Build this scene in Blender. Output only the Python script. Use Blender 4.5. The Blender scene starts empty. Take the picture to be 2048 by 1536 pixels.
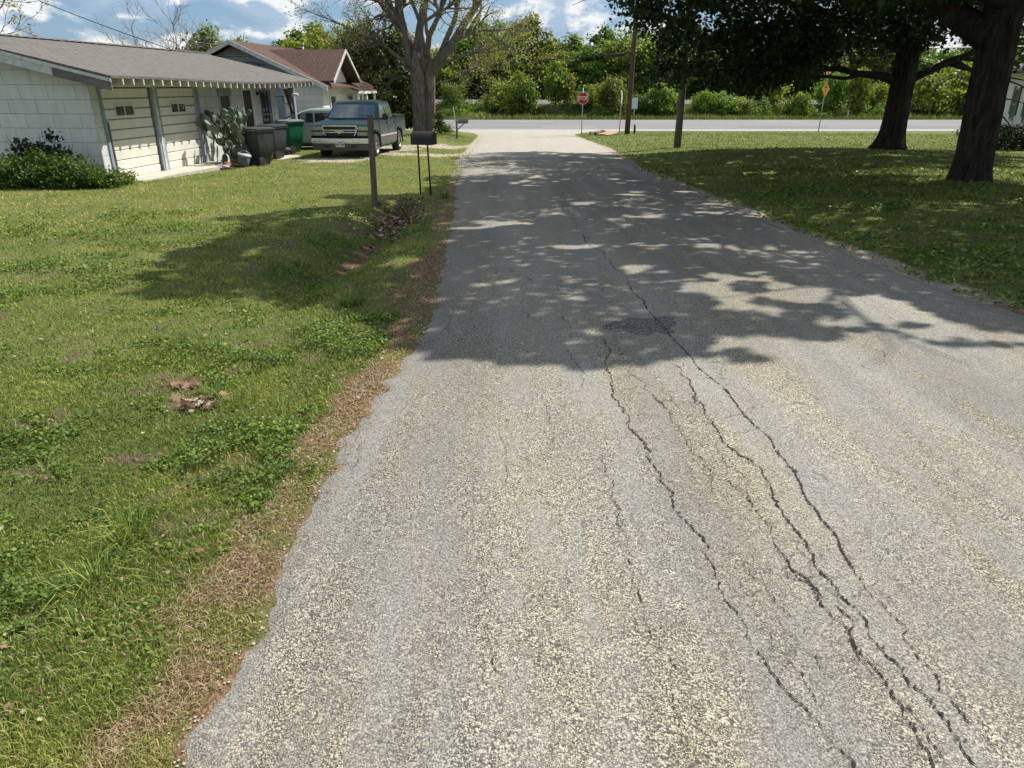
import bpy, bmesh, math, random
import numpy as np
from mathutils import Vector, Matrix
R = math.radians
C = bpy.context.scene.collection
SC = bpy.context.scene

# ------------------------------------------------------------------ camera
CAMZ = 1.6
FPX = 1430.0
TILT = R(22.6)
cd = bpy.data.cameras.new('camera'); cam = bpy.data.objects.new('camera', cd); C.objects.link(cam)
cam.location = (0, 0, CAMZ); cam.rotation_euler = (R(90) - TILT, 0, 0)
cd.sensor_width = 36; cd.lens = 36 * FPX / 2048; cd.clip_start = 0.05; cd.clip_end = 3000
SC.camera = cam

# ------------------------------------------------------------------ sun and sky
SUN_AZ, SUN_EL = R(50), R(50)          # azimuth from +Y towards +X
SD = Vector((math.sin(SUN_AZ) * math.cos(SUN_EL), math.cos(SUN_AZ) * math.cos(SUN_EL), math.sin(SUN_EL)))
sl = bpy.data.lights.new('sun', 'SUN'); sl.energy = 5.0; sl.angle = R(0.53); sl.color = (1.0, 0.955, 0.89)
sun = bpy.data.objects.new('sun', sl); C.objects.link(sun); sun.rotation_euler = SD.to_track_quat('Z', 'Y').to_euler()
SC.view_settings.view_transform = 'Standard'; SC.view_settings.look = 'None'
SC.view_settings.gamma = 1; SC.view_settings.exposure = 0.6
SC.cycles.max_bounces = 6; SC.cycles.transparent_max_bounces = 8

w = bpy.data.worlds.new("World"); SC.world = w; w.use_nodes = True
nt = w.node_tree; nt.nodes.clear()
def N(nt, t, **kw):
    n = nt.nodes.new(t)
    for k, v in kw.items():
        if k.startswith('i_'):
            n.inputs[k[2:].replace('_', ' ')].default_value = v
        else: setattr(n, k, v)
    return n
def math_(nt, op, a, b=None, c=None, clamp=False):
    n = nt.nodes.new('ShaderNodeMath'); n.operation = op; n.use_clamp = clamp
    for i, v in enumerate((a, b, c)):
        if v is None: continue
        if isinstance(v, (int, float)): n.inputs[i].default_value = v
        else: nt.links.new(v, n.inputs[i])
    return n.outputs[0]
def maprange(nt, v, a, b, c=0, d=1):
    n = nt.nodes.new('ShaderNodeMapRange'); n.clamp = True
    nt.links.new(v, n.inputs[0])
    for i, q in enumerate((a, b, c, d)): n.inputs[i + 1].default_value = q
    return n.outputs[0]
def mixc(nt, f, a, b, mode='MIX'):
    n = nt.nodes.new('ShaderNodeMix'); n.data_type = 'RGBA'; n.blend_type = mode; n.clamp_factor = True
    for i, v in ((0, f), (6, a), (7, b)):
        if isinstance(v, (int, float)): n.inputs[i].default_value = v
        elif isinstance(v, tuple): n.inputs[i].default_value = (*v, 1) if len(v) == 3 else v
        else: nt.links.new(v, n.inputs[i])
    return n.outputs[2]
def vmul(nt, v, s):
    n = nt.nodes.new('ShaderNodeVectorMath'); n.operation = 'MULTIPLY'; nt.links.new(v, n.inputs[0]); n.inputs[1].default_value = s
    return n.outputs[0]
def vadd(nt, v, s):
    n = nt.nodes.new('ShaderNodeVectorMath'); n.operation = 'ADD'; nt.links.new(v, n.inputs[0])
    if isinstance(s, tuple): n.inputs[1].default_value = s
    else: nt.links.new(s, n.inputs[1])
    return n.outputs[0]
def noise(nt, v, scale, detail=4, rough=.55, out=0, dist=0):
    n = nt.nodes.new('ShaderNodeTexNoise'); n.inputs['Scale'].default_value = scale
    n.inputs['Detail'].default_value = detail; n.inputs['Roughness'].default_value = rough; n.inputs['Distortion'].default_value = dist
    if v is not None: nt.links.new(v, n.inputs['Vector'])
    return n.outputs[out]
def ramp(nt, f, stops, interp='LINEAR'):
    n = nt.nodes.new('ShaderNodeValToRGB'); cr = n.color_ramp; cr.interpolation = interp
    while len(cr.elements) < len(stops): cr.elements.new(.5)
    for e, (p, c) in zip(cr.elements, stops): e.position = p; e.color = (*c, 1) if len(c) == 3 else c
    nt.links.new(f, n.inputs[0]); return n.outputs[0]

sky = N(nt, 'ShaderNodeTexSky', sky_type='NISHITA', sun_disc=False, sun_elevation=SUN_EL, sun_rotation=SUN_AZ)
sky.air_density = 1.0; sky.dust_density = 0.6; sky.ozone_density = 2.5
tc = N(nt, 'ShaderNodeTexCoord'); g = tc.outputs['Generated']
cv = vmul(nt, g, (1, 1, 2.3))
cv = vadd(nt, cv, (3.3, 1.7, .4))
def cloud(v):
    a = noise(nt, v, 9.0, 8, .55, dist=.15)
    return a
d0 = cloud(cv); d1 = cloud(vadd(nt, cv, (0.012, 0.0, .035)))
mask = maprange(nt, d0, .425, .515)
shade = maprange(nt, math_(nt, 'SUBTRACT', d0, d1), -.04, .045)
ccol = mixc(nt, shade, (5.6, 7.2, 9.4), (12.6, 12.8, 12.8))
skyc = mixc(nt, .38, sky.outputs[0], (3.2, 6.6, 11.5))
out = mixc(nt, math_(nt, 'MULTIPLY', mask, .93), skyc, ccol)
bg = N(nt, 'ShaderNodeBackground'); bg.inputs[1].default_value = 0.051
nt.links.new(out, bg.inputs[0]); wo = N(nt, 'ShaderNodeOutputWorld'); nt.links.new(bg.outputs[0], wo.inputs[0])

# ------------------------------------------------------------------ numpy noise
def _hash(ix, iy, seed):
    h = (ix.astype(np.int64) * 374761393 + iy.astype(np.int64) * 668265263 + seed * 974711) & 0x7fffffff
    h = ((h ^ (h >> 13)) * 1274126177) & 0x7fffffff
    return ((h ^ (h >> 16)) & 0xffff) / 65535.0
def vnoise(x, y, seed=0):
    x = np.asarray(x, float); y = np.asarray(y, float)
    ix = np.floor(x); iy = np.floor(y); fx = x - ix; fy = y - iy
    fx = fx * fx * (3 - 2 * fx); fy = fy * fy * (3 - 2 * fy)
    a = _hash(ix, iy, seed); b = _hash(ix + 1, iy, seed); c = _hash(ix, iy + 1, seed); d = _hash(ix + 1, iy + 1, seed)
    return (a * (1 - fx) + b * fx) * (1 - fy) + (c * (1 - fx) + d * fx) * fy
def fbm(x, y, o=4, seed=0):
    s = 0; a = .5; t = 0
    for i in range(o):
        s = s + a * vnoise(np.asarray(x) * 2 ** i, np.asarray(y) * 2 ** i, seed + i * 17); t += a; a *= .5
    return s / t
def sstep(x, a, b):
    t = np.clip((np.asarray(x, float) - a) / (b - a), 0, 1); return t * t * (3 - 2 * t)

# ------------------------------------------------------------------ the lie of the land
LE = np.array([(-6, -.95), (0, -.9), (1.4, -.86), (2.7, -.93), (3.9, -.84), (5.7, -.74), (8.7, -.82), (11, -.98), (14.7, -1.19), (23, -1.54), (35, -1.72), (50, -1.95), (54, -2.4), (58.6, -4.5)])
RE = np.array([(-6, 4.9), (2, 4.55), (5.73, 4.28), (7.4, 4.08), (10.7, 3.98), (14.7, 3.77), (23, 3.69), (33, 4.1), (45, 3.95), (52, 4.0), (55.5, 5.0), (58.6, 8.5)])
def left_edge(y): return np.interp(y, LE[:, 0], LE[:, 1]) + .10 * (fbm(np.asarray(y) * 1.5, 0 * np.asarray(y) + 3.3, 4, 5) - .5) * 2 + .075 * (fbm(np.asarray(y) * 7, 0 * np.asarray(y) + 5.3, 3, 15) - .5) * 2
def right_edge(y): return np.interp(y, RE[:, 0], RE[:, 1]) + .08 * (fbm(np.asarray(y) * 1.1, 0 * np.asarray(y) + 9.3, 4, 6) - .5) * 2
HWY0, HWY1 = 58.6, 79.0
def base_h(x, y):
    y = np.asarray(y, float); x = np.asarray(x, float) + 0 * y
    z = -.028 * np.minimum(y, 54)
    z = np.where(y > 54, -1.512 + (-.088) * sstep(y, 54, 58.5), z)
    z = z + -.35 * sstep(y, 79.3, 81.5) + 1.5 * sstep(y, 82, 87.5)
    return z
def terrain(x, y):
    x = np.asarray(x, float); y = np.asarray(y, float); x = x + 0 * y; y = y + 0 * x
    z = base_h(x, y)
    # left yard: nearly level round the houses
    yard = np.where(y > 17.6, -.5 - (y - 17.6) * .018, z)
    wy = sstep(-x, 2.3, 4.2) * (1 - sstep(y, 50, 57))
    z = z * (1 - wy) + yard * wy
    # ditch along the left side of the road
    cx = -2.05 - .04 * (y - 8) * 0 + .12 * np.sin(y * .7)
    depth = .08 + .22 * sstep(y, 5.5, 9)
    dd = np.exp(-((x - cx) / .42) ** 2) * depth * (1 - sstep(y, 13.0, 14.0))
    z = z - dd
    z = z + .05 * sstep(-x, 3.0, 5.0) * (1 - sstep(y, 13, 17))
    # right lawn rises a little from the road
    z = z + .10 * sstep(x, 4.4, 9) * (1 - sstep(y, 45, 57))
    # unevenness off the road
    off = np.maximum(left_edge(y) - x, x - right_edge(y))
    amp = sstep(off, 0, .8) * (1 - sstep(y, 55, 58)) * .5 + sstep(y, 80, 82) * .5
    z = z + amp * (.10 * (fbm(x * .8, y * .8, 3, 11) - .5) + .035 * (fbm(x * 4, y * 4, 2, 12) - .5))
    return z
def th(x, y): return float(terrain(x, y))
def gp(u, v, dz=0.0):
    """ground point seen along a direction"""
    xc = (u - 1024) / FPX; yc = (768 - v) / FPX
    d = np.array([xc, math.cos(TILT) + yc * math.sin(TILT), yc * math.cos(TILT) - math.sin(TILT)])
    d = d / d[1]; F = .8; p = 0
    while F < 200:
        z = CAMZ + d[2] * F
        if z <= base_h(0, F): break
        F += .02 if F < 20 else .1
    return float(d[0] * F), float(F)

# ------------------------------------------------------------------ object helpers
def tag(o, label=None, cat=None, group=None, kind=None):
    if label: o['label'] = label
    if cat: o['category'] = cat
    if group: o['group'] = group
    if kind: o['kind'] = kind
    return o
def empty(name, loc=(0, 0, 0), rz=0, label=None, cat=None, group=None):
    o = bpy.data.objects.new(name, None); C.objects.link(o); o.location = loc; o.rotation_euler = (0, 0, rz)
    return tag(o, label, cat, group)
def link(name, me, m, parent=None):
    o = bpy.data.objects.new(name, me); C.objects.link(o)
    for q in (m if isinstance(m, (list, tuple)) else [m]): me.materials.append(q)
    if parent: o.parent = parent
    return o
def npmesh(name, V, F, attrs=None, smooth=False):
    """V (n,3), F (m,k) uniform polygons"""
    me = bpy.data.meshes.new(name); V = np.ascontiguousarray(V, np.float32); F = np.ascontiguousarray(F, np.int32)
    me.vertices.add(len(V)); me.vertices.foreach_set('co', V.ravel())
    k = F.shape[1]; me.loops.add(F.size); me.loops.foreach_set('vertex_index', F.ravel())
    me.polygons.add(len(F)); me.polygons.foreach_set('loop_start', np.arange(0, F.size, k, dtype=np.int32))
    if smooth: me.polygons.foreach_set('use_smooth', np.ones(len(F), bool))
    me.update(calc_edges=True)
    for n, a in (attrs or {}).items():
        at = me.attributes.new(n, 'FLOAT', 'POINT'); at.data.foreach_set('value', np.ascontiguousarray(a, np.float32))
    return me
class MB:
    def __init__(s): s.v = []; s.f = []; s.sm = []
    def add(s, vs, fs, smooth=False):
        b = len(s.v); s.v += [tuple(v) for v in vs]; s.f += [tuple(i + b for i in f) for f in fs]; s.sm += [smooth] * len(fs); return s
    def box(s, x0, x1, y0, y1, z0, z1, M=None, taper=0):
        t = taper
        vs = [Vector(p) for p in ((x0, y0, z0), (x1, y0, z0), (x1, y1, z0), (x0, y1, z0), (x0 + t, y0 + t, z1), (x1 - t, y0 + t, z1), (x1 - t, y1 - t, z1), (x0 + t, y1 - t, z1))]
        if M is not None: vs = [M @ v for v in vs]
        return s.add(vs, [(0, 3, 2, 1), (4, 5, 6, 7), (0, 1, 5, 4), (1, 2, 6, 5), (2, 3, 7, 6), (3, 0, 4, 7)])
    def tube(s, pts, rad, n=8, caps=True, smooth=True, rough=None):
        pts = [Vector(p) for p in pts]
        if isinstance(rad, (int, float)): rad = [rad] * len(pts)
        up = Vector((0, 0, 1)); vs = []; fs = []
        u = None
        for i, p in enumerate(pts):
            t = (pts[min(i + 1, len(pts) - 1)] - pts[max(i - 1, 0)]).normalized()
            if u is None:
                u = t.cross(up if abs(t.z) < .9 else Vector((1, 0, 0))).normalized()
            else:
                u = (u - t * u.dot(t)).normalized()
            w_ = t.cross(u)
            for k in range(n):
                a = 2 * math.pi * k / n; r = rad[i] * (rough(p, a, i) if rough else 1)
                vs.append(p + (u * math.cos(a) + w_ * math.sin(a)) * r)
        for i in range(len(pts) - 1):
            for k in range(n):
                k2 = (k + 1) % n; fs.append((i * n + k, i * n + k2, (i + 1) * n + k2, (i + 1) * n + k))
        if caps: fs.append(tuple(range(n - 1, -1, -1))); fs.append(tuple((len(pts) - 1) * n + k for k in range(n)))
        return s.add(vs, fs, smooth)
    def prism(s, poly, a, b, axis='x', M=None):
        """poly of 2-D points extruded between a and b along axis"""
        def P(q, t): return {'x': (t, q[0], q[1]), 'y': (q[0], t, q[1]), 'z': (q[0], q[1], t)}[axis]
        n = len(poly); vs = [Vector(P(q, a)) for q in poly] + [Vector(P(q, b)) for q in poly]
        if M is not None: vs = [M @ v for v in vs]
        fs = [tuple(range(n - 1, -1, -1)), tuple(range(n, 2 * n))] + [(i, (i + 1) % n, n + (i + 1) % n, n + i) for i in range(n)]
        return s.add(vs, fs)
    def quad(s, *p): return s.add(p, [tuple(range(len(p)))])
    def build(s, name, m, parent=None, bevel=0, seg=2, loc=None, auto=False):
        me = bpy.data.meshes.new(name); me.from_pydata([tuple(v) for v in s.v], [], s.f)
        me.polygons.foreach_set('use_smooth', s.sm); me.update()
        bm = bmesh.new(); bm.from_mesh(me); bmesh.ops.recalc_face_normals(bm, faces=bm.faces)
        if bevel:
            bmesh.ops.bevel(bm, geom=[e for e in bm.edges if len(e.link_faces) == 2 and e.calc_face_angle(0) > .35], offset=bevel, segments=seg, affect='EDGES', clamp_overlap=True)
            for f in bm.faces: f.smooth = auto
        bm.to_mesh(me); bm.free()
        if auto and hasattr(me, 'set_sharp_from_angle'): me.set_sharp_from_angle(angle=R(35))
        o = link(name, me, m, parent)
        if loc: o.location = loc
        return o
def blob(mb, c, r, n=12, m=8, seed=0, rough=.15):
    rg = random.Random(seed); vs = []; fs = []
    for i in range(m + 1):
        th_ = math.pi * i / m
        for k in range(n):
            a = 2 * math.pi * k / n; q = 1 + rg.uniform(-rough, rough) if 0 < i < m else 1
            vs.append((c[0] + r[0] * q * math.sin(th_) * math.cos(a), c[1] + r[1] * q * math.sin(th_) * math.sin(a), c[2] + r[2] * q * math.cos(th_)))
    for i in range(m):
        for k in range(n): fs.append((i * n + k, (i + 1) * n + k, (i + 1) * n + (k + 1) % n, i * n + (k + 1) % n))
    mb.add(vs, fs, True)

# ------------------------------------------------------------------ materials
def newmat(name):
    m = bpy.data.materials.new(name); m.use_nodes = True; nt = m.node_tree
    return m, nt, nt.nodes['Principled BSDF']
def pm(name, c, c2=None, rough=.7, scale=6, bump=0, bscale=None, metal=0, coat=0, spec=.4, stretch=(1, 1, 1), co='Object', detail=5, lo=.35, hi=.65):
    m, nt, b = newmat(name)
    tc = N(nt, 'ShaderNodeTexCoord').outputs[co]; v = vmul(nt, tc, stretch)
    b.inputs['Roughness'].default_value = rough; b.inputs['Metallic'].default_value = metal
    b.inputs['Coat Weight'].default_value = coat; b.inputs['Coat Roughness'].default_value = .06; b.inputs['Specular IOR Level'].default_value = spec
    c2 = c2 or tuple(q * .82 for q in c)
    f = maprange(nt, noise(nt, v, scale, detail, .6), lo, hi)
    nt.links.new(mixc(nt, f, c, c2), b.inputs['Base Color'])
    nt.links.new(maprange(nt, noise(nt, v, scale * 2.3, 3), .3, .7, max(rough - .08, .03), min(rough + .1, 1)), b.inputs['Roughness'])
    if bump:
        bn = N(nt, 'ShaderNodeBump'); bn.inputs['Strength'].default_value = 1; bn.inputs['Distance'].default_value = bump
        nt.links.new(noise(nt, v, bscale or scale * 4, 5), bn.inputs['Height']); nt.links.new(bn.outputs[0], b.inputs['Normal'])
    return m
def leafmat(name, cols, trans=.38, tint=(1.25, 1.15, .45), rough=.5, vary=.0):
    """cols: colour stops over the per-leaf 'rnd' attribute"""
    m, nt, b = newmat(name)
    at = N(nt, 'ShaderNodeAttribute', attribute_name='rnd').outputs['Fac']
    n = len(cols); c = ramp(nt, at, [(i / max(n - 1, 1), q) for i, q in enumerate(cols)])
    oi = N(nt, 'ShaderNodeObjectInfo').outputs['Random']
    if vary:
        hs = N(nt, 'ShaderNodeHueSaturation'); nt.links.new(c, hs.inputs['Color'])
        nt.links.new(maprange(nt, oi, 0, 1, .5 - vary * .10, .5 + vary * .06), hs.inputs['Hue'])
        nt.links.new(maprange(nt, math_(nt, 'FRACT', math_(nt, 'MULTIPLY', oi, 7.3)), 0, 1, 1 - vary * .5, 1 + vary * .45), hs.inputs['Value'])
        c = hs.outputs[0]
    nt.links.new(c, b.inputs['Base Color']); b.inputs['Roughness'].default_value = rough; b.inputs['Specular IOR Level'].default_value = .25
    tr = N(nt, 'ShaderNodeBsdfTranslucent'); nt.links.new(mixc(nt, 1.0, c, tint, 'MULTIPLY'), tr.inputs[0])
    ms = N(nt, 'ShaderNodeMixShader'); ms.inputs[0].default_value = trans
    nt.links.new(b.outputs[0], ms.inputs[1]); nt.links.new(tr.outputs[0], ms.inputs[2])
    nt.links.new(ms.outputs[0], nt.nodes['Material Output'].inputs[0]); return m
def barkmat(name, c, c2, sc=1.0):
    m, nt, b = newmat(name); tc = N(nt, 'ShaderNodeTexCoord').outputs['Object']
    v = vmul(nt, tc, (9 * sc, 9 * sc, 1.6 * sc)); n1 = noise(nt, v, 1.6, 6, .65, dist=.6); n2 = noise(nt, tc, 2.0, 3)
    nt.links.new(mixc(nt, maprange(nt, n1, .35, .65), c2, mixc(nt, maprange(nt, n2, .4, .65), c, tuple(min(1, q * 1.35) for q in c))), b.inputs['Base Color'])
    b.inputs['Roughness'].default_value = .95; b.inputs['Specular IOR Level'].default_value = .15
    bn = N(nt, 'ShaderNodeBump'); bn.inputs['Distance'].default_value = .05 / sc; nt.links.new(n1, bn.inputs['Height']); nt.links.new(bn.outputs[0], b.inputs['Normal'])
    return m
# ================================================================== GROUND
def grid_mesh(name, xs, ys, hf, extra=None, smooth=True):
    X, Y = np.meshgrid(xs, ys); Z = hf(X, Y)
    V = np.stack([X.ravel(), Y.ravel(), Z.ravel()], 1); nx, ny = len(xs), len(ys)
    i = np.arange(nx - 1)[None] + nx * np.arange(ny - 1)[:, None]
    F = np.stack([i, i + 1, i + nx + 1, i + nx], -1).reshape(-1, 4)
    return npmesh(name, V, F, {k: f(X, Y).ravel() for k, f in (extra or {}).items()}, smooth)
def axis(*segs):
    out = []
    for a, b, s in segs: out += list(np.arange(a, b - 1e-6, s))
    out.append(segs[-1][1]); return np.array(out)
def edge_dist(x, y):          # metres outside the road, negative on it
    return np.maximum(left_edge(y) - x, x - right_edge(y))
def m_dirt(x, y):             # brown straw strip beside the road
    l = left_edge(y) - x; r = x - right_edge(y)
    wl = .16 + .75 * np.clip(fbm(x * .9 + 3, y * 1.3, 4, 21) - .34, 0, 1); wr = .22
    a = (1 - sstep(l, wl * .55, wl * 1.15)) * (l > -.6) ; b = (1 - sstep(r, wr * .4, wr * 1.6)) * (r > -.6)
    a = a * (1 - sstep(y, 16, 24)) * np.clip(.55 + 1.6 * (fbm(x * 3.2, y * 3.2, 3, 23) - .42), 0, 1); b = b * .8
    return np.maximum(a, b) * (y < 57)
def seg_d(x, y, a, b):
    ax, ay = a; bx, by = b; t = np.clip(((x - ax) * (bx - ax) + (y - ay) * (by - ay)) / ((bx - ax) ** 2 + (by - ay) ** 2), 0, 1)
    return np.hypot(x - ax - t * (bx - ax), y - ay - t * (by - ay))
def m_gravel(x, y):
    d = np.minimum(seg_d(x, y, (-1.6, 35.5), (-4.6, 31.5)), seg_d(x, y, (-4.6, 31.5), (-5.9, 24.2)))
    d = np.minimum(d, seg_d(x, y, (-1.4, 28.5), (-4.2, 27.0)) + .35)
    d = np.minimum(d, seg_d(x, y, (-5.6, 31.5), (-8.9, 30.6)) + .2)
    g = (1 - sstep(d + 1.7 * (fbm(x * 1.5, y * 1.5, 3, 31) - .5), .5, 1.5)) * .8
    r = x - right_edge(y)
    g2 = (1 - sstep(r, .1, .45)) * (r > -.6) * (y > 6) * .9
    l = left_edge(y) - x
    g3 = (1 - sstep(l, .1, .5)) * (l > -.6) * sstep(y, 17, 26) * .9
    g4 = .9 * (1 - sstep(np.abs(y - 57.6), .5, 1.0)) * (x < 3) * (x > -30) * .4
    return np.clip(np.maximum(np.maximum(g, g2), np.maximum(g3, g4)), 0, 1) * (y < 58.5)
def m_leafy(x, y):            # leaf litter in the ditch by the mailbox
    a = np.exp(-(((x + 2.0) / .38) ** 2 + ((y - 12.6) / 1.3) ** 2)) * 1.3
    b = np.exp(-(((x + 2.05) / .16) ** 2)) * sstep(y, 7.6, 8.6) * (1 - sstep(y, 10.3, 11)) * .9
    return np.clip(np.maximum(a, b), 0, 1)
def m_bare(x, y):             # bare soil showing between weeds near the camera
    f = fbm(x * 4.3 + 9, y * 4.3, 4, 41)
    w_ = np.exp(-((x + 1.75 + .0 * y) / .75) ** 2) * (1 - sstep(y, 6.5, 9)) * .5 + .12
    return np.clip(sstep(f, .62 - w_ * .16, .72 - w_ * .14), 0, 1) * (x < 0) * .6 + .9 * (1 - sstep(np.hypot(x - 10.35, y - 16.6) + .5 * (f - .5), .45, 1.0)) + .9 * (1 - sstep(np.hypot(x - 15.25, y - 30.2) + .5 * (f - .5), .7, 1.4))
def ground_h(x, y):
    z = terrain(x, y); e = edge_dist(x, y)
    z = np.where((y < 58.6), z - .05 * sstep(-e, .12, .3), z)
    z = z - .06 * sstep(y, HWY0 - .2, HWY0 + .3) * (1 - sstep(y, HWY1 - .3, HWY1 + .2))
    return z
xs = axis((-600, -80, 40), (-80, -20, 3), (-20, -8, .5), (-8, -4, .16), (-4, 5.2, .07), (5.2, 10, .25), (10, 30, .8), (30, 90, 4), (90, 600, 40))
ys = axis((-12, .6, .7), (.6, 9, .09), (9, 20, .2), (20, 62, .5), (62, 95, .7), (95, 200, 8), (200, 1200, 100))
gme = grid_mesh('ground', xs, ys, ground_h, dict(dirt=m_dirt, gravel=m_gravel, leafy=m_leafy, bare=m_bare, bank=lambda x, y: sstep(y, 79, 80)))
m, nt, b = newmat('ground_turf'); tc_ = N(nt, 'ShaderNodeTexCoord').outputs['Object']
A = lambda n: N(nt, 'ShaderNodeAttribute', attribute_name=n).outputs['Fac']
fine = noise(nt, tc_, 38, 5, .7); mid = noise(nt, tc_, 1.3, 5, .6); micro = noise(nt, tc_, 140, 3, .7)
grass = ramp(nt, fine, [(.3, (.04, .05, .016)), (.5, (.095, .13, .032)), (.68, (.17, .20, .055))])
grass2 = ramp(nt, fine, [(.3, (.08, .078, .03)), (.5, (.17, .18, .06)), (.7, (.27, .26, .11))])
gc = mixc(nt, maprange(nt, mid, .38, .66), grass, grass2)
soil = ramp(nt, micro, [(.3, (.055, .038, .026)), (.5, (.14, .10, .072)), (.7, (.26, .20, .15))])
straw = ramp(nt, noise(nt, vmul(nt, tc_, (1, .45, 1)), 90, 4, .75), [(.34, (.09, .05, .03)), (.5, (.24, .15, .088)), (.66, (.40, .29, .18))])
gra = ramp(nt, noise(nt, tc_, 60, 4, .8), [(.35, (.17, .15, .11)), (.5, (.38, .33, .26)), (.65, (.56, .52, .44))])
lit = ramp(nt, noise(nt, tc_, 45, 3, .8), [(.38, (.03, .018, .012)), (.52, (.13, .075, .045)), (.62, (.36, .25, .17))])
brk = lambda a, n, k=.6: maprange(nt, math_(nt, 'ADD', a, math_(nt, 'MULTIPLY', math_(nt, 'SUBTRACT', n, .5), k * 2)), .35, .65)
n9 = noise(nt, tc_, 9, 5, .7)
c = mixc(nt, brk(A('bare'), n9, .4), gc, soil)
c = mixc(nt, brk(A('dirt'), noise(nt, tc_, 7, 5, .75), .9), c, straw)
c = mixc(nt, brk(A('gravel'), noise(nt, tc_, 5, 6, .8), .9), c, gra)
c = mixc(nt, brk(A('leafy'), n9, .5), c, lit)
nt.links.new(c, b.inputs['Base Color']); b.inputs['Roughness'].default_value = .95; b.inputs['Specular IOR Level'].default_value = .1
bn = N(nt, 'ShaderNodeBump'); bn.inputs['Distance'].default_value = .03; nt.links.new(math_(nt, 'ADD', fine, math_(nt, 'MULTIPLY', micro, .35)), bn.inputs['Height']); nt.links.new(bn.outputs[0], b.inputs['Normal'])
GROUND = link('ground', gme, m); tag(GROUND, kind='structure')

# ------------------------------------------------------------------ road
def road_mesh(y0, y1, dyf, nx, lift=.006):
    ys = [y0]
    while ys[-1] < y1: ys.append(min(y1, ys[-1] + dyf(ys[-1])))
    ys = np.array(ys); t = np.linspace(0, 1, nx)
    le, re = left_edge(ys)[:, None], right_edge(ys)[:, None]
    X = le + (re - le) * t[None]; Y = np.repeat(ys[:, None], nx, 1)
    crown = .035 * (1 - (2 * t - 1) ** 2)[None]
    Z = base_h(X, Y) + lift + crown
    e = np.minimum(X - le, re - X); Z = Z - .03 * (1 - sstep(e, 0, .07))
    dip = (1 - sstep(np.abs(X - (-.0075 * Y + 1.1)), .1, .75)) * .012; Z = Z - dip
    V = np.stack([X.ravel(), Y.ravel(), Z.ravel()], 1); ny = len(ys)
    i = np.arange(nx - 1)[None] + nx * np.arange(ny - 1)[:, None]
    F = np.stack([i, i + 1, i + nx + 1, i + nx], -1).reshape(-1, 4)
    return npmesh('road', V, F, dict(edge=e.ravel()), True)
def road_z(x, y):
    le, re = float(left_edge(y)), float(right_edge(y)); t = min(max((x - le) / (re - le), 0), 1)
    return float(base_h(x, y)) + .006 + .035 * (1 - (2 * t - 1) ** 2) - float((1 - sstep(abs(x - (-.0075 * y + 1.1)), .1, .75)) * .012)
rme = road_mesh(-5, 58.6, lambda y: .03 if y < 5 else .05 if y < 8 else (.12 if y < 20 else .4), 80)
m, nt, b = newmat('chip_seal'); tc_ = N(nt, 'ShaderNodeTexCoord').outputs['Object']
wob = N(nt, 'ShaderNodeTexVoronoi', feature='F1'); wob.inputs['Scale'].default_value = 135; wob.inputs['Randomness'].default_value = 1
dv = vadd(nt, tc_, vmul(nt, noise(nt, tc_, 60, 2, .5, out=1), (.012, .012, .012))); nt.links.new(dv, wob.inputs['Vector'])
cell = wob.outputs['Color']; dist = wob.outputs['Distance']
sep = N(nt, 'ShaderNodeSeparateColor')
wb2 = N(nt, 'ShaderNodeTexVoronoi', feature='F1'); wb2.inputs['Scale'].default_value = 205; nt.links.new(dv, wb2.inputs['Vector'])
szm = maprange(nt, noise(nt, tc_, 22, 3, .6), .46, .54)
cell = mixc(nt, szm, wob.outputs['Color'], wb2.outputs['Color'])
dist = math_(nt, 'ADD', math_(nt, 'MULTIPLY', wob.outputs['Distance'], math_(nt, 'SUBTRACT', 1, szm)), math_(nt, 'MULTIPLY', wb2.outputs['Distance'], szm))
nt.links.new(cell, sep.inputs[0])
v2 = N(nt, 'ShaderNodeTexVoronoi', feature='F1'); v2.inputs['Scale'].default_value = 210; nt.links.new(tc_, v2.inputs['Vector'])
sep2 = N(nt, 'ShaderNodeSeparateColor'); nt.links.new(v2.outputs['Color'], sep2.inputs[0])
stone = ramp(nt, sep.outputs[0], [(0, (.12, .113, .10)), (.2, (.20, .19, .17)), (.42, (.33, .31, .262)), (.66, (.47, .44, .355)), (.86, (.57, .545, .46)), (.98, (.56, .50, .37)), (1, (.40, .28, .18))])
binder = (.085, .081, .075)
gapf = maprange(nt, dist, .46, .70)
coarse = mixc(nt, gapf, stone, binder)
coarse = mixc(nt, maprange(nt, noise(nt, vmul(nt, tc_, (1, .3, 1)), 1.9, 4, .6), .38, .6), coarse, (1.07, 1.02, .90), 'MULTIPLY')
smooth_ = ramp(nt, sep2.outputs[1], [(0, (.085, .083, .08)), (.35, (.165, .16, .15)), (.7, (.265, .257, .236)), (1, (.44, .42, .37))])
lane = noise(nt, vmul(nt, tc_, (2.6, .22, 1)), 1.7, 6, .65, dist=.4)
pat = noise(nt, vmul(nt, tc_, (1, .45, 1)), 2.6, 5, .65)
worn = maprange(nt, math_(nt, 'ADD', math_(nt, 'MULTIPLY', lane, .65), math_(nt, 'MULTIPLY', pat, .45)), .51, .63)
c = mixc(nt, math_(nt, 'MULTIPLY', worn, .75), coarse, smooth_)
big = noise(nt, vmul(nt, tc_, (1, .6, 1)), .7, 4, .6)
c = mixc(nt, maprange(nt, big, .35, .65, 0, .4), c, (.6, .59, .57), 'MULTIPLY')
c = mixc(nt, maprange(nt, noise(nt, vmul(nt, tc_, (1.5, .05, 1)), 1.3, 3, .55), .42, .6, 0, .5), c, (.62, .625, .64), 'MULTIPLY')
e_ = N(nt, 'ShaderNodeAttribute', attribute_name='edge').outputs['Fac']
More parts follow.
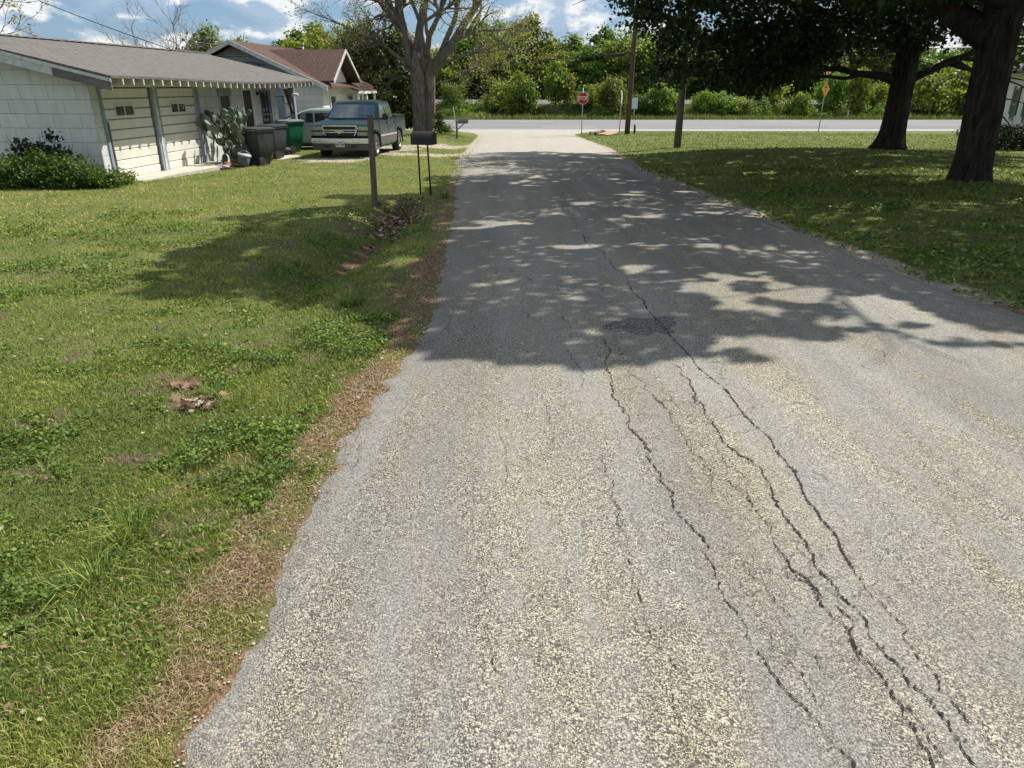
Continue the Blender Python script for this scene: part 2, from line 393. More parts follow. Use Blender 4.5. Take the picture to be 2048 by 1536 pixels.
ed = maprange(nt, math_(nt, 'ADD', e_, math_(nt, 'MULTIPLY', noise(nt, tc_, 5, 4), -.12)), .03, .16, .18, 0)
c = mixc(nt, ed, c, (.17, .163, .15))
cy = N(nt, 'ShaderNodeSeparateXYZ'); nt.links.new(tc_, cy.inputs[0])
far = maprange(nt, math_(nt, 'ADD', cy.outputs[1], math_(nt, 'MULTIPLY', noise(nt, tc_, .5, 3), 4)), 28, 31, 0, .75)
c = mixc(nt, far, c, mixc(nt, maprange(nt, noise(nt, tc_, 3, 6, .8), .3, .7), (.30, .28, .24), (.46, .42, .35)))  # paler past the tree shade: sunlight put into the far road colour
nt.links.new(c, b.inputs['Base Color']); b.inputs['Roughness'].default_value = .88; b.inputs['Specular IOR Level'].default_value = .25
bn = N(nt, 'ShaderNodeBump'); bn.inputs['Distance'].default_value = .006; bn.inputs['Strength'].default_value = .9
nt.links.new(math_(nt, 'MULTIPLY', math_(nt, 'SUBTRACT', 1, dist), maprange(nt, worn, 0, 1, 1, .35)), bn.inputs['Height']); nt.links.new(bn.outputs[0], b.inputs['Normal'])
ROAD = link('road', rme, m); tag(ROAD, kind='structure')

# cracks: thin dark ribbons on the seal
M_CRACK = pm('crack_tar', (.012, .010, .009), (.03, .022, .016), 1.0, 30)
M_CRACKD = pm('crack_debris', (.10, .04, .02), (.035, .022, .014), 1.0, 25)
def frac(pts, it, amp, rg):
    for _ in range(it):
        q = [pts[0]]
        for a, b_ in zip(pts, pts[1:]):
            d = math.hypot(b_[0] - a[0], b_[1] - a[1]); k = rg.gauss(0, amp) * d
            q.append(((a[0] + b_[0]) / 2 - (b_[1] - a[1]) / max(d, 1e-6) * k, (a[1] + b_[1]) / 2 + (b_[0] - a[0]) / max(d, 1e-6) * k)); q.append(b_)
        pts = q
    return pts
def crack(px, w_, seed, m=None, it=4, amp=.085, branches=2):
    w_ *= .58
    rg = random.Random(seed); P = [gp(*p) for p in px]; P = frac(P, it, amp, rg); mb = MB()
    def ribbon(P, w_):
        n = len(P); vs = []
        for i, (x, y) in enumerate(P):
            a = P[max(i - 1, 0)]; c_ = P[min(i + 1, n - 1)]; d = math.hypot(c_[0] - a[0], c_[1] - a[1]) or 1
            nx, ny = -(c_[1] - a[1]) / d, (c_[0] - a[0]) / d
            e = min(1, i / 3, (n - 1 - i) / 3); ww = w_ * e * (.12 + 1.7 * rg.random() ** 1.8) * (.55 + .9 * float(vnoise(i * .22, seed * 1.7 + w_ * 900))); z = road_z(x, y) + .004
            s = rg.uniform(.2, .8)
            vs += [(x + nx * ww * s, y + ny * ww * s, z), (x - nx * ww * (1 - s), y - ny * ww * (1 - s), z)]
        mb.add(vs, [(2 * i, 2 * i + 1, 2 * i + 3, 2 * i + 2) for i in range(n - 1)])
    ribbon(P, w_)
    for k in range(branches):
        i = rg.randrange(3, len(P) - 3); x, y = P[i]; a = rg.uniform(-1.1, 1.1) + rg.choice((1.57, -1.57)) * .8 + 1.57; L = rg.uniform(.05, .42)
        ribbon(frac([(x, y), (x + math.cos(a) * L * .5, y + math.sin(a) * L * .5), (x + math.cos(a + .4) * L, y + math.sin(a + .4) * L)], 3, .2, rg), w_ * .3)
    for k in range(len(P) * 2 // 3):
        x, y = P[rg.randrange(len(P))]; x += rg.gauss(0, w_ * .9); y += rg.gauss(0, w_); q = rg.uniform(.0015, .005); z = road_z(x, y) + .0045
        if w_ > .005: mb.add([(x + q * math.cos(t) * rg.uniform(.6, 1.3), y + q * math.sin(t) * rg.uniform(.6, 1.3), z) for t in (0, 1.25, 2.5, 3.8, 5)], [(0, 1, 2, 3, 4)])
    return mb.build('crack', m or M_CRACK, ROAD)
CR = [([(1130, 430), (1170, 480), (1230, 545), (1290, 610), (1310, 645), (1330, 665), (1350, 690), (1385, 728), (1430, 775), (1485, 840), (1510, 865), (1550, 915), (1585, 955), (1587, 958), (1600, 985), (1612, 1018), (1643, 1059), (1668, 1087), (1682, 1118), (1700, 1150)], .013), ([(1695, 1140), (1725, 1185), (1768, 1240), (1800, 1290), (1860, 1365), (1910, 1440), (1980, 1530)], .006),
      ([(1353, 737), (1363, 760), (1384, 786), (1387, 808), (1407, 829), (1425, 856), (1438, 877), (1459, 907), (1507, 938), (1527, 965), (1535, 979)], .010),
      ([(1206, 689), (1209, 733), (1220, 764), (1226, 791), (1237, 815), (1254, 839), (1257, 867), (1278, 887), (1302, 914), (1308, 945), (1319, 976), (1336, 993), (1344, 1027), (1370, 1058), (1390, 1082), (1420, 1112)], .010),
      ([(1380, 1115), (1408, 1120), (1424, 1144), (1436, 1179), (1445, 1208), (1471, 1240), (1490, 1290), (1540, 1370), (1580, 1420), (1650, 1500), (1720, 1590)], .008),
      ([(1223, 696), (1254, 733), (1271, 764), (1291, 778), (1305, 798), (1325, 819), (1339, 843), (1356, 870), (1373, 890), (1384, 914), (1401, 935), (1418, 959), (1421, 983), (1426, 1000)], .006),
      ([(1442, 969), (1459, 976), (1483, 993), (1493, 1013), (1513, 1044), (1541, 1068), (1550, 1110), (1580, 1155), (1620, 1190), (1640, 1210), (1700, 1310), (1770, 1400), (1850, 1500), (1930, 1600)], .008),
      ([(1131, 706), (1155, 740), (1158, 764), (1163, 784)], .005),
      ([(1196, 928), (1209, 962), (1220, 1010), (1237, 1041), (1255, 1100), (1262, 1180), (1300, 1290), (1360, 1380)], .005),
      
      ([(1055, 500), (1050, 560), (1048, 600), (1060, 660)], .007), ([(1110, 580), (1125, 620), (1138, 660), (1145, 690)], .006),
      ([(1690, 735), (1720, 742), (1765, 760)], .006), ([(1735, 700), (1755, 712), (1775, 745)], .004),
      ([(1085, 360), (1105, 395), (1130, 430)], .010), ([(1085, 770), (1090, 820), (1100, 860)], .004),
      ([(1500, 1230), (1540, 1290), (1600, 1380), (1640, 1440)], .004), ([(1590, 1310), (1630, 1330), (1655, 1380)], .004),
      ([(1412, 880), (1432, 905), (1447, 940), (1470, 955), (1500, 975)], .004), ([(1535, 979), (1552, 1018), (1587, 1074), (1612, 1113), (1634, 1151), (1664, 1186), (1685, 1220), (1733, 1285), (1790, 1345), (1840, 1410), (1890, 1480), (1960, 1570), (2010, 1640)], .012),
      ([(1552, 1117), (1578, 1151), (1612, 1173), (1630, 1203), (1668, 1259), (1703, 1297), (1760, 1380), (1800, 1450), (1850, 1530), (1900, 1600)], .010), ([(1340, 790), (1352, 820), (1365, 830), (1372, 850)], .004), ([(1385, 1010), (1400, 1025), (1420, 1020)], .003), ([(1480, 1140), (1530, 1185), (1560, 1230), (1590, 1255)], .004),
      ([(1000, 870), (1010, 940), (1012, 1010)], .003), ([(1260, 760), (1290, 770), (1315, 775)], .003), ([(1560, 760), (1600, 790), (1650, 820)], .003), ([(1010, 510), (1000, 560), (1012, 620)], .005), ([(1180, 560), (1200, 600), (1215, 640)], .005), ([(960, 560), (950, 600), (940, 650)], .004),
      ([(960, 1180), (985, 1250), (990, 1330), (1010, 1430)], .003), ([(1320, 1290), (1340, 1350), (1345, 1440), (1370, 1520)], .003),
      ([(910, 600), (902, 650), (880, 720)], .004), ([(760, 800), (720, 870), (690, 950)], .004)]
for i, (p, w_) in enumerate(CR): crack(p, w_, 100 + i, branches=(3 if i == 0 else 9) if len(p) > 8 else 2, amp=.03 if i == 0 else .09, it=5 if i == 0 else 4)
crack([(1257, 867), (1278, 887), (1302, 914)], .009, 201, M_CRACKD, branches=0); crack([(1387, 800), (1389, 812), (1395, 820)], .018, 202, M_CRACKD, branches=0)
crack([(1305, 805), (1318, 815), (1330, 828)], .010, 203, M_CRACKD, branches=0)
# tar patch
def patch(name, px, m, lift=.003, parent=ROAD, seed=1, it=3, amp=.12):
    rg = random.Random(seed); P = [gp(*p) for p in px]; P = frac(P + [P[0]], it, amp, rg)[:-1]
    cx = sum(p[0] for p in P) / len(P); cy_ = sum(p[1] for p in P) / len(P); mb = MB()
    rings = []; vs = []
    for s in (1, .75, .45, .15): vs += [(cx + (x - cx) * s, cy_ + (y - cy_) * s, road_z(cx + (x - cx) * s, cy_ + (y - cy_) * s) + lift) for x, y in P]
    n = len(P); fs = [(r * n + i, r * n + (i + 1) % n, (r + 1) * n + (i + 1) % n, (r + 1) * n + i) for r in range(3) for i in range(n)] + [tuple(3 * n + i for i in range(n))]
    mb.add(vs, fs, True); return mb.build(name, m, parent)
M_TAR = pm('old_tar', (.03, .029, .028), (.24, .23, .21), .95, 55, .008, 90, lo=.38, hi=.68)
patch('tar_patch', [(1205, 664), (1222, 653), (1240, 648), (1262, 642), (1300, 645), (1322, 640), (1350, 642), (1352, 655), (1350, 672), (1328, 675), (1310, 668), (1296, 678), (1270, 676), (1250, 668), (1228, 672)], M_TAR)

# ------------------------------------------------------------------ highway
mb = MB(); hx = [-500, 500]
M_HWY = pm('worn_concrete', (.40, .39, .375), (.30, .30, .295), .85, .8, 0, stretch=(.15, 1.4, 1), detail=6)
m, nt, b = newmat('highway_surface'); tc_ = N(nt, 'ShaderNodeTexCoord').outputs['Object']
lanes = noise(nt, vmul(nt, tc_, (.03, 1.0, 1)), .9, 3, .5); sp = noise(nt, vmul(nt, tc_, (.3, 1, 1)), 14, 5, .8)
c = mixc(nt, maprange(nt, lanes, .35, .65), (.20, .197, .195), (.135, .138, .146)); c = mixc(nt, maprange(nt, sp, .3, .7, 0, .3), c, (.33, .32, .31))
nt.links.new(c, b.inputs['Base Color']); b.inputs['Roughness'].default_value = .95; b.inputs['Specular IOR Level'].default_value = .08
V = [(-500, HWY0, -1.605 + .004), (500, HWY0, -1.601), (500, HWY1, -1.595), (-500, HWY1, -1.595), (-500, (HWY0 + HWY1) / 2, -1.52), (500, (HWY0 + HWY1) / 2, -1.52)]
mb.add(V, [(0, 1, 5, 4), (4, 5, 2, 3)])
HWY = mb.build('highway', m); tag(HWY, kind='structure')
M_WH = pm('road_paint', (.75, .75, .72), (.45, .45, .43), .7, 12, co='Object'); M_YL = pm('yellow_paint', (.62, .45, .12), (.42, .36, .22), .7, 8)
M_SHO = pm('shoulder', (.36, .345, .31), (.29, .275, .25), .9, 3)
def hz(y): return -1.601 + .082 * (1 - abs(y - (HWY0 + HWY1) / 2) / ((HWY1 - HWY0) / 2)) + .004
def line(y, w_, x0, x1, m, lift=0): MB().quad((x0, y - w_ / 2, hz(y - w_ / 2) + lift), (x1, y - w_ / 2, hz(y - w_ / 2) + lift), (x1, y + w_ / 2, hz(y + w_ / 2) + lift), (x0, y + w_ / 2, hz(y + w_ / 2) + lift)).build('lane_line', m, HWY)
line(59.6, 1.5, -500, 500, M_SHO, 0.001); line(60.5, .14, -500, 500, M_WH, .008); line(78.0, 1.6, -500, 500, M_SHO); line(77.0, .16, -500, 500, M_WH, .008)
for y in (67.2, 70.9): line(y, .16, -500, 500, M_YL)
for k in range(-3, 6):
    line(63.9, .16, k * 12 - 2 + 4.5, k * 12 + 2.5 + 4.5, M_WH); 
for k in range(-2, 5): line(74.1, .16, k * 12, k * 12 + 4, M_WH)
# concrete apron in front of the garage
mb = MB(); gm = empty  # (placed with the garage below)

# ------------------------------------------------------------------ railway
M_BALLAST = pm('ballast', (.21, .20, .19), (.11, .105, .10), .95, 9, .05, 14)
mb = MB(); zt = .15
mb.add([(-400, 88.0, -.25), (400, 88.0, -.25), (400, 89.2, zt), (-400, 89.2, zt), (-400, 92.2, zt), (400, 92.2, zt), (400, 93.4, -.25), (-400, 93.4, -.25)], [(0, 1, 2, 3), (3, 2, 5, 4), (4, 5, 6, 7)])
tag(mb.build('railway_bed', M_BALLAST), kind='structure')
M_RAIL = pm('rusty_rail', (.045, .028, .022), (.025, .018, .015), .8, 3, metal=.2)
tr = empty('railway_track', (0, 90.7, zt), label='rusty two-rail railway track on the gravel bed beyond the highway', cat='railway track')
for y in (-.72, .72): MB().box(-400, 400, y - .04, y + .04, .10, .34).build('rail', M_RAIL, tr)
sb = MB()
for k in range(-90, 100): sb.box(k * .6 - .11, k * .6 + .11, -1.3, 1.3, .0, .12)
so = sb.build('sleepers', M_RAIL, tr); so['kind'] = 'stuff'
# ================================================================== HOUSES
def siding(name, c, c2, w_, h, joint=(.16, .17, .17), jw=.012, rough=.75, bands=True, scale=1, stagger=.5, shift=(0, 0, 0)):
    m, nt, b = newmat(name); tc = N(nt, 'ShaderNodeTexCoord').outputs['Object']
    s = N(nt, 'ShaderNodeSeparateXYZ'); nt.links.new(vadd(nt, tc, shift), s.inputs[0])
    cx = N(nt, 'ShaderNodeCombineXYZ'); nt.links.new(math_(nt, 'ADD', s.outputs[0], s.outputs[1]), cx.inputs[0])
    wv = math_(nt, 'MULTIPLY', math_(nt, 'SUBTRACT', noise(nt, tc, 2.2, 3), .5), .02)
    nt.links.new(math_(nt, 'ADD', s.outputs[2], wv), cx.inputs[1])
    br = N(nt, 'ShaderNodeTexBrick'); nt.links.new(cx.outputs[0], br.inputs['Vector']); br.offset = stagger
    br.inputs['Scale'].default_value = 1; br.inputs['Brick Width'].default_value = w_; br.inputs['Row Height'].default_value = h
    br.inputs['Mortar Size'].default_value = jw / 2; br.inputs['Mortar Smooth'].default_value = .3; br.inputs['Bias'].default_value = 0
    br.inputs['Color1'].default_value = (*c, 1); br.inputs['Color2'].default_value = (*c2, 1); br.inputs['Mortar'].default_value = (*joint, 1)
    st = noise(nt, vmul(nt, tc, (3, 3, .5)), 2.2, 6, .65); f2 = noise(nt, tc, 1.1, 5, .6)
    col = mixc(nt, maprange(nt, st, .45, .75, 0, .45), br.outputs[0], tuple(q * .62 for q in c2))
    col = mixc(nt, maprange(nt, f2, .5, .7, 0, .25), col, tuple(min(1, q * 1.1) for q in c))
    nt.links.new(col, b.inputs['Base Color']); b.inputs['Roughness'].default_value = rough
    bn = N(nt, 'ShaderNodeBump'); bn.inputs['Distance'].default_value = .006; nt.links.new(math_(nt, 'SUBTRACT', 1, br.outputs['Fac']), bn.inputs['Height']); nt.links.new(bn.outputs[0], b.inputs['Normal'])
    return m
M_SH = siding('white_shingle', (.62, .62, .57), (.56, .565, .53), .66, .305, (.31, .32, .31))
def shingle(name, c1, c2, c3, jd=.5):
    m, nt, b = newmat(name); tc = N(nt, 'ShaderNodeTexCoord').outputs['Object']
    s = N(nt, 'ShaderNodeSeparateXYZ'); nt.links.new(tc, s.inputs[0]); cx = N(nt, 'ShaderNodeCombineXYZ')
    nt.links.new(s.outputs[1], cx.inputs[0]); nt.links.new(math_(nt, 'ADD', s.outputs[0], math_(nt, 'MULTIPLY', noise(nt, tc, 1.5, 2), .05)), cx.inputs[1])
    br = N(nt, 'ShaderNodeTexBrick'); nt.links.new(cx.outputs[0], br.inputs['Vector']); br.offset = .37
    for k, v in (('Scale', 1), ('Brick Width', .3), ('Row Height', .14), ('Mortar Size', .012), ('Mortar Smooth', .5)): br.inputs[k].default_value = v
    br.inputs['Color1'].default_value = (*c1, 1); br.inputs['Color2'].default_value = (*c2, 1); br.inputs['Mortar'].default_value = (*[q * jd for q in c2], 1)
    n1 = noise(nt, vmul(nt, tc, (6, 1.2, 6)), 3, 6, .7)
    col = mixc(nt, maprange(nt, n1, .4, .62, 0, .8), br.outputs[0], c3)
    col = mixc(nt, maprange(nt, noise(nt, tc, 90, 2, .8), .35, .65, 0, .5), col, tuple(q * 1.5 for q in c1))
    nt.links.new(col, b.inputs['Base Color']); b.inputs['Roughness'].default_value = .95; b.inputs['Specular IOR Level'].default_value = .2
    bn = N(nt, 'ShaderNodeBump'); bn.inputs['Distance'].default_value = .012; nt.links.new(math_(nt, 'ADD', math_(nt, 'SUBTRACT', 1, br.outputs['Fac']), n1), bn.inputs['Height']); nt.links.new(bn.outputs[0], b.inputs['Normal'])
    return m
M_ROOF1 = shingle('grey_brown_shingles', (.120, .110, .100), (.080, .073, .068), (.158, .145, .13))
M_ROOF2 = shingle('red_brown_shingles', (.115, .068, .052), (.08, .047, .038), (.045, .034, .030))
M_TRIM = pm('weathered_trim', (.55, .56, .54), (.36, .38, .38), .8, 9, .004, 20)
M_TRIMD = pm('dark_weathered_wood', (.17, .155, .15), (.10, .09, .088), .9, 6, .005, 20, stretch=(1, 1, 4))
M_BLUE = pm('blue_grey_paint', (.27, .32, .36), (.20, .24, .28), .7, 5, .003)
M_DOOR = pm('garage_door_paint', (.72, .69, .61), (.64, .615, .54), .6, 2.2, .002, 8, stretch=(1, 1, .6))
M_WHITE = pm('white_paint', (.78, .77, .72), (.66, .65, .61), .6, 6, .002)
M_DARK = pm('dark_opening', (.022, .02, .02), (.035, .03, .03), .35, 3)
M_GLASS = pm('window_glass', (.02, .024, .028), (.035, .04, .045), .08, 2, spec=.8)
M_RAFT = pm('rafter_wood', (.58, .56, .50), (.40, .38, .34), .8, 8, .004)
M_CONC = pm('concrete', (.50, .46, .38), (.38, .35, .29), .9, 3.5, .006, 30)
M_BASE = pm('bare_board', (.40, .35, .29), (.30, .27, .23), .85, 5, .004)
M_METAL = pm('galvanised_metal', (.42, .43, .44), (.30, .31, .32), .5, 9, metal=.7)
M_BLACK = pm('black_metal', (.012, .012, .013), (.02, .019, .018), .42, 8)
M_PLASTIC = pm('dark_plastic', (.02, .02, .022), (.03, .03, .032), .6, 8)

def roof_slab(mb, pts_top, thick, sag=None, n=16):
    """pts_top: rows (x,z) across, y0,y1 along; builds a slab with optional sag"""
    (x0, z0), (x1, z1), y0, y1 = pts_top; vs = []; fs = []; m_ = 10
    for j in range(n + 1):
        y = y0 + (y1 - y0) * j / n
        for i in range(m_ + 1):
            t = i / m_; x = x0 + (x1 - x0) * t; z = z0 + (z1 - z0) * t + (sag(t, j / n) if sag else 0); vs += [(x, y, z), (x, y, z - thick)]
    W = 2 * (m_ + 1)
    for j in range(n):
        for i in range(m_):
            a = j * W + 2 * i; fs += [(a, a + 2, a + W + 2, a + W), (a + 1, a + W + 1, a + W + 3, a + 3)]
        a = j * W; fs.append((a, a + W, a + W + 1, a + 1)); a = j * W + 2 * m_; fs.append((a, a + 1, a + W + 1, a + W))
    for i in range(m_):
        a = 2 * i; fs.append((a, a + 1, a + 3, a + 2)); a = n * W + 2 * i; fs.append((a, a + 2, a + 3, a + 1))
    mb.add(vs, fs, False)

HA = -R(5)
G = empty('garage_house', (-9.42, 17.2, -.5), HA, 'long low white shingled house with two garage doors under a grey brown roof', 'house')
L1, WD = 10.6, 6.8
# walls
mb = MB()
mb.prism([(0, -.1), (-WD, -.1), (-WD, 2.3), (-WD / 2, 3.1), (0, 2.3)], 0, .14, 'y')             # gable end facing the camera
mb.prism([(0, -.3), (-WD, -.3), (-WD, 2.3), (-WD / 2, 3.1), (0, 2.3)], L1 - .14, L1, 'y')
mb.box(-WD, -WD + .14, .14, L1 - .14, -.3, 2.3)
# front wall pieces round the openings (x from -.12 to 0)
ops_ = [(.38, 2.42, 2.08, 0), (2.72, 4.72, 2.08, 0), (6.1, 6.92, 2.0, .75), (7.72, 8.56, 2.05, 0), (9.15, 9.95, 1.98, .5)]
y = .14
for a, b_, top, bot in ops_:
    mb.box(-.12, 0, y, a, -.1, 2.3); mb.box(-.12, 0, a, b_, top, 2.3)
    if bot: mb.box(-.12, 0, a, b_, -.1, bot)
    y = b_
mb.box(-.12, 0, y, L1 - .14, -.1, 2.3)
mb.build('wall', M_SH, G)
MB().box(-WD - .01, .008, -.018, -.001, -.12, .0).build('foundation', M_CONC, G)
MB().box(-3.1, -.02, -.012, -.001, .12, .44).build('bare_board_course', M_BASE, G)
# roof with a slight sag
def sag1(t, s): return -.05 * math.sin(math.pi * s) * (1 - abs(2 * t - 1)) + .05 * math.sin(6.0 * s + 1) * t * 0.6 - .04 * math.sin(math.pi * s) * t
mb = MB(); Y0, Y1 = -.42, 12.35
roof_slab(mb, ((-WD / 2, 3.27), (.84, 2.29), Y0, Y1), .05, sag1); roof_slab(mb, ((-WD / 2 - .001, 3.27), (-WD - .6, 2.35), Y0, Y1), .05, lambda t, s: sag1(0, s))
rf = mb.build('roof', M_ROOF1, G)
mb = MB()
for k in range(42):
    yy = Y0 + (Y1 - Y0) * (k + .5) / 42; s = (k + .5) / 42; z = 3.28 + sag1(0, s)
    M = Matrix.Translation((-WD / 2, yy, z)) @ Matrix.Rotation(random.Random(k).uniform(-.03, .03), 4, 'X')
    mb.add([M @ Vector(p) for p in ((-.15, -.17, -.03), (0, -.17, .012), (.15, -.17, -.025), (-.15, .17, -.012), (0, .17, .03), (.15, .17, -.008))], [(0, 1, 4, 3), (1, 2, 5, 4), (0, 3, 4, 1), (2, 1, 4, 5)])
mb.build('ridge_cap', M_ROOF1, rf)
# barge board on the near gable (two lengths, the lower one darker)
def board(x0, z0, x1, z1, y, h, th_=.03): return MB().prism([(x0, z0), (x1, z1), (x1, z1 - h), (x0, z0 - h)], y, y + th_, 'y')
zl = lambda x: 2.29 + (3.27 - 2.29) * (.84 - x) / (.84 + WD / 2) - .055
board(-WD / 2, zl(-WD / 2), -.45, zl(-.45), Y0 - .02, .21).build('barge_board', M_TRIM, G)
board(-.45, zl(-.45) - .03, .83, zl(.83) - .02, Y0 - .015, .20).build('barge_board', M_TRIMD, G)['label'] = 'dark weathered lower barge board'
board(-WD / 2, zl(-WD / 2) + .02, .85, zl(.85) + .02, Y0 - .035, .065, .02).build('roof_edge_trim', M_TRIM, G)
# eave: rafter tails and soffit boards
for k in range(31):
    yy = .02 + k * (12.2 / 30); sg = sag1(.95, (yy - Y0) / (Y1 - Y0))
    M = Matrix.Translation((0, yy, 0))
    MB().prism([(-.3, zl(-.3) + sg), (.835, zl(.835) + sg), (.835, zl(.835) - .125 + sg), (-.3, zl(-.3) - .14 + sg)], yy - .024, yy + .024, 'y').build('rafter_tail', M_RAFT, G)
    if k == 26: pass
mb = MB(); mb.box(-.115, .012, .0, L1, 2.06, 2.3)
# garage doors
def gdoor(y0, y1, wy):
    d = empty('garage_door', (-.07, 0, 0)); d.parent = G
    mb = MB(); n = 9; h = 2.06 / n; rg = random.Random(int(y0 * 10))
    for k in range(n):
        mb.prism([(0, k * h + .012), (.028, k * h + .016), (.04, (k + 1) * h - .014), (0, (k + 1) * h)], y0, y1, 'y')
    mb.build('panels', M_DOOR, d)
    MB().box(-.04, .003, y0 + .01, y1 - .01, .0, 2.06).build('backing', M_TRIMD, d)
    zc = 1.56; yc = wy
    for s in (-1, 1):
        pn = MB().box(.035, .048, yc + s * .19 - .17, yc + s * .19 + .17, zc - .10, zc + .10).build('window_pane', M_GLASS, d, .02)
    f = MB()
    for a, b_ in ((zc + .10, zc + .125), (zc - .125, zc - .10)): f.box(.036, .056, yc - .39, yc + .39, a, b_)
    for s in (-.39, -.012, .365): f.box(.0362, .0558, yc + s, yc + s + .025, zc - .10, zc + .10)
    f.build('window_frame', M_DOOR, d); return d
gdoor(.44, 2.38, 1.25); gdoor(2.76, 4.68, 3.75)
for i, (a, b_, mm) in enumerate(((-.006, .10, M_SH), (.27, .38, M_BLUE), (2.42, 2.72, M_BLUE), (4.72, 4.86, M_BLUE))):
    if i: MB().box(-.09, .03, a, b_, -.05, 2.10).build('door_trim', mm, G, .006)
MB().box(-.09, .045, 2.50, 2.62, -.05, 2.10).build('door_trim', M_TRIM, G, .01)
MB().box(-.06, .035, .38, 4.72, 2.085, 2.16).build('door_header', M_DOOR, G)
MB().box(-.012, .012, -.02, .02, -.05, 2.27).build('corner_trim', M_TRIM, G)
MB().box(.005, .055, .40, .435, -.03, 1.35).build('downspout', M_METAL, G, .01)
# windows and the front door
def win(y0, y1, z0, z1, split=None, parent=G, name='window', x=0, frame=M_TRIM, fw=.07, glass=M_GLASS):
    w_ = empty(name, (x, 0, 0)); w_.parent = parent
    f = MB(); f.box(-.05, .03, y0, y0 + fw, z0, z1); f.box(-.05, .03, y1 - fw, y1, z0, z1); f.box(-.05, .028, y0 + fw, y1 - fw, z1 - fw, z1); f.box(-.05, .034, y0 + fw, y1 - fw, z0, z0 + fw * .8)
    if split: f.box(-.045, .02, y0 + fw, y1 - fw, split - .025, split + .025)
    f.build('frame', frame, w_); MB().box(-.04, -.02, y0 + fw, y1 - fw, z0 + fw * .8, z1 - fw).build('pane', glass, w_); return w_
win(6.1, 6.92, .75, 2.0, parent=G, glass=M_DARK); 
MB().box(.001, .036, 6.08, 6.94, 1.83, 2.02).build('window_head_board', M_BLUE, G)
d = win(7.72, 8.56, 0, 2.05, None, G, 'front_door', frame=M_WHITE, glass=pm('dark_red_door', (.035, .015, .014), (.02, .012, .012), .5, 4))
MB().box(.001, .04, 7.66, 8.62, 2.052, 2.19).build('door_head_board', M_TRIMD, G)
win(9.15, 9.95, .5, 1.98, 1.2, G, frame=M_BLUE)
mb = MB()
for k in range(4): mb.box(.04, .055, 9.15 + k * .26, 9.165 + k * .26, .5, 1.98)
mb.box(.04, .058, 9.1, 10.0, .5, .515); mb.box(.04, .058, 9.1, 10.0, 1.965, 1.98); mb.build('window_bars', M_BLACK, G)
# porch lamp by the door
pl = empty('porch_lamp', (0, 8.95, 1.88)); pl.parent = G
MB().box(0, .05, -.06, .06, -.06, .06).build('back_plate', M_BLACK, pl, .01); t = MB(); t.tube([(.05, 0, 0), (.14, 0, .03), (.16, 0, -.03)], .012, 6); t.build('lamp_arm', M_BLACK, pl)
MB().tube([(.16, 0, -.03), (.16, 0, -.1), (.16, 0, -.16)], [.03, .06, .05], 8).build('lamp_shade', M_BLACK, pl)
# hanging bracket with a white insulator at the corner
hb = MB(); hb.tube([(.02, 10.4, 1.76), (.75, 10.5, 1.80)], .012, 6); hb.tube([(.3, 10.45, 1.77), (.32, 10.46, 1.55), (.42, 10.46, 1.5), (.5, 10.46, 1.6), (.5, 10.46, 1.78)], .016, 6); hb.build('corner_bracket', M_BLACK, G)
MB().tube([(.62, 10.5, 1.80), (.68, 10.5, 1.82), (.82, 10.5, 1.82), (.86, 10.5, 1.81)], [.04, .055, .055, .03], 8).build('insulator', M_WHITE, G)
t = MB(); t.tube([(.03, 10.3, 1.6), (.04, 10.32, .1)], .014, 6); t.build('conduit', M_WHITE, G)
# porch roof end: post and brace
MB().box(-.10, .10, 12.02, 12.22, -.35, 2.05).build('porch_post', M_BLUE, G, .01)
MB().prism([(11.45, 2.0), (11.62, 2.02), (12.1, 1.2), (12.03, 1.1)], -.05, .05, 'x').build('brace', pm('brown_brace', (.12, .06, .045), None, .8), G)
# concrete apron and step
ap = MB(); ap.add([(-.02, .3, .006), (.62, .35, .0), (.8, 2.4, .0), (1.05, 4.9, -.01), (-.02, 5.0, .006), (-.02, .3, -.3), (.62, .35, -.3), (.8, 2.4, -.3), (1.05, 4.9, -.3), (-.02, 5.0, -.3)],
    [(0, 1, 2, 3, 4), (0, 5, 6, 1), (1, 6, 7, 2), (2, 7, 8, 3), (3, 8, 9, 4)])
o = ap.build('concrete_apron', M_CONC); o.location = G.location + Vector((0, 0, .035)); o.rotation_euler = (0, 0, HA); tag(o, kind='structure')
ap = MB().box(0.02, 1.25, 7.3, 9.0, -.4, -.11).build('doorstep_slab', M_CONC, None, .01); ap.location = G.location; ap.rotation_euler = (0, 0, HA); tag(ap, kind='structure')

# ---- second house
H2 = empty('brown_roof_house', (-8.12, 33.0, -.8), HA, 'white and blue grey house with red brown roof and a small street-facing gable', 'house')
M_BRDW = siding('white_boards_2', (.66, .66, .62), (.60, .60, .57), 4, .26, (.30, .30, .30))
M_BLUEW = siding('blue_grey_siding', (.27, .32, .37), (.25, .30, .35), 4, .2, (.13, .16, .19))
M_VERT = pm('blue_grey_vertical_board', (.20, .24, .28), (.155, .19, .23), .7, 4, .004, 9, stretch=(6, 6, .4))
RX, RZ, EZ = -3.6, 4.18, 2.50
MB().prism([(-1.75, -.3), (-7.2, -.3), (-7.2, EZ), (RX, RZ - .15), (-1.75, EZ + (RZ - .15 - EZ) * 1.75 / 3.6)], 0.10, .25, 'y').build('blue_wall', M_BLUEW, H2)
MB().prism([(0, -.3), (-1.75, -.3), (-1.75, 2.5), (0, 2.5)], 0.0, .15, 'y').build('white_wall', M_BRDW, H2)
MB().prism([(-.02, 2.42), (-7.18, 2.42), (RX, RZ - .18)], -.05, -.0, 'y').build('gable_board', M_VERT, H2)
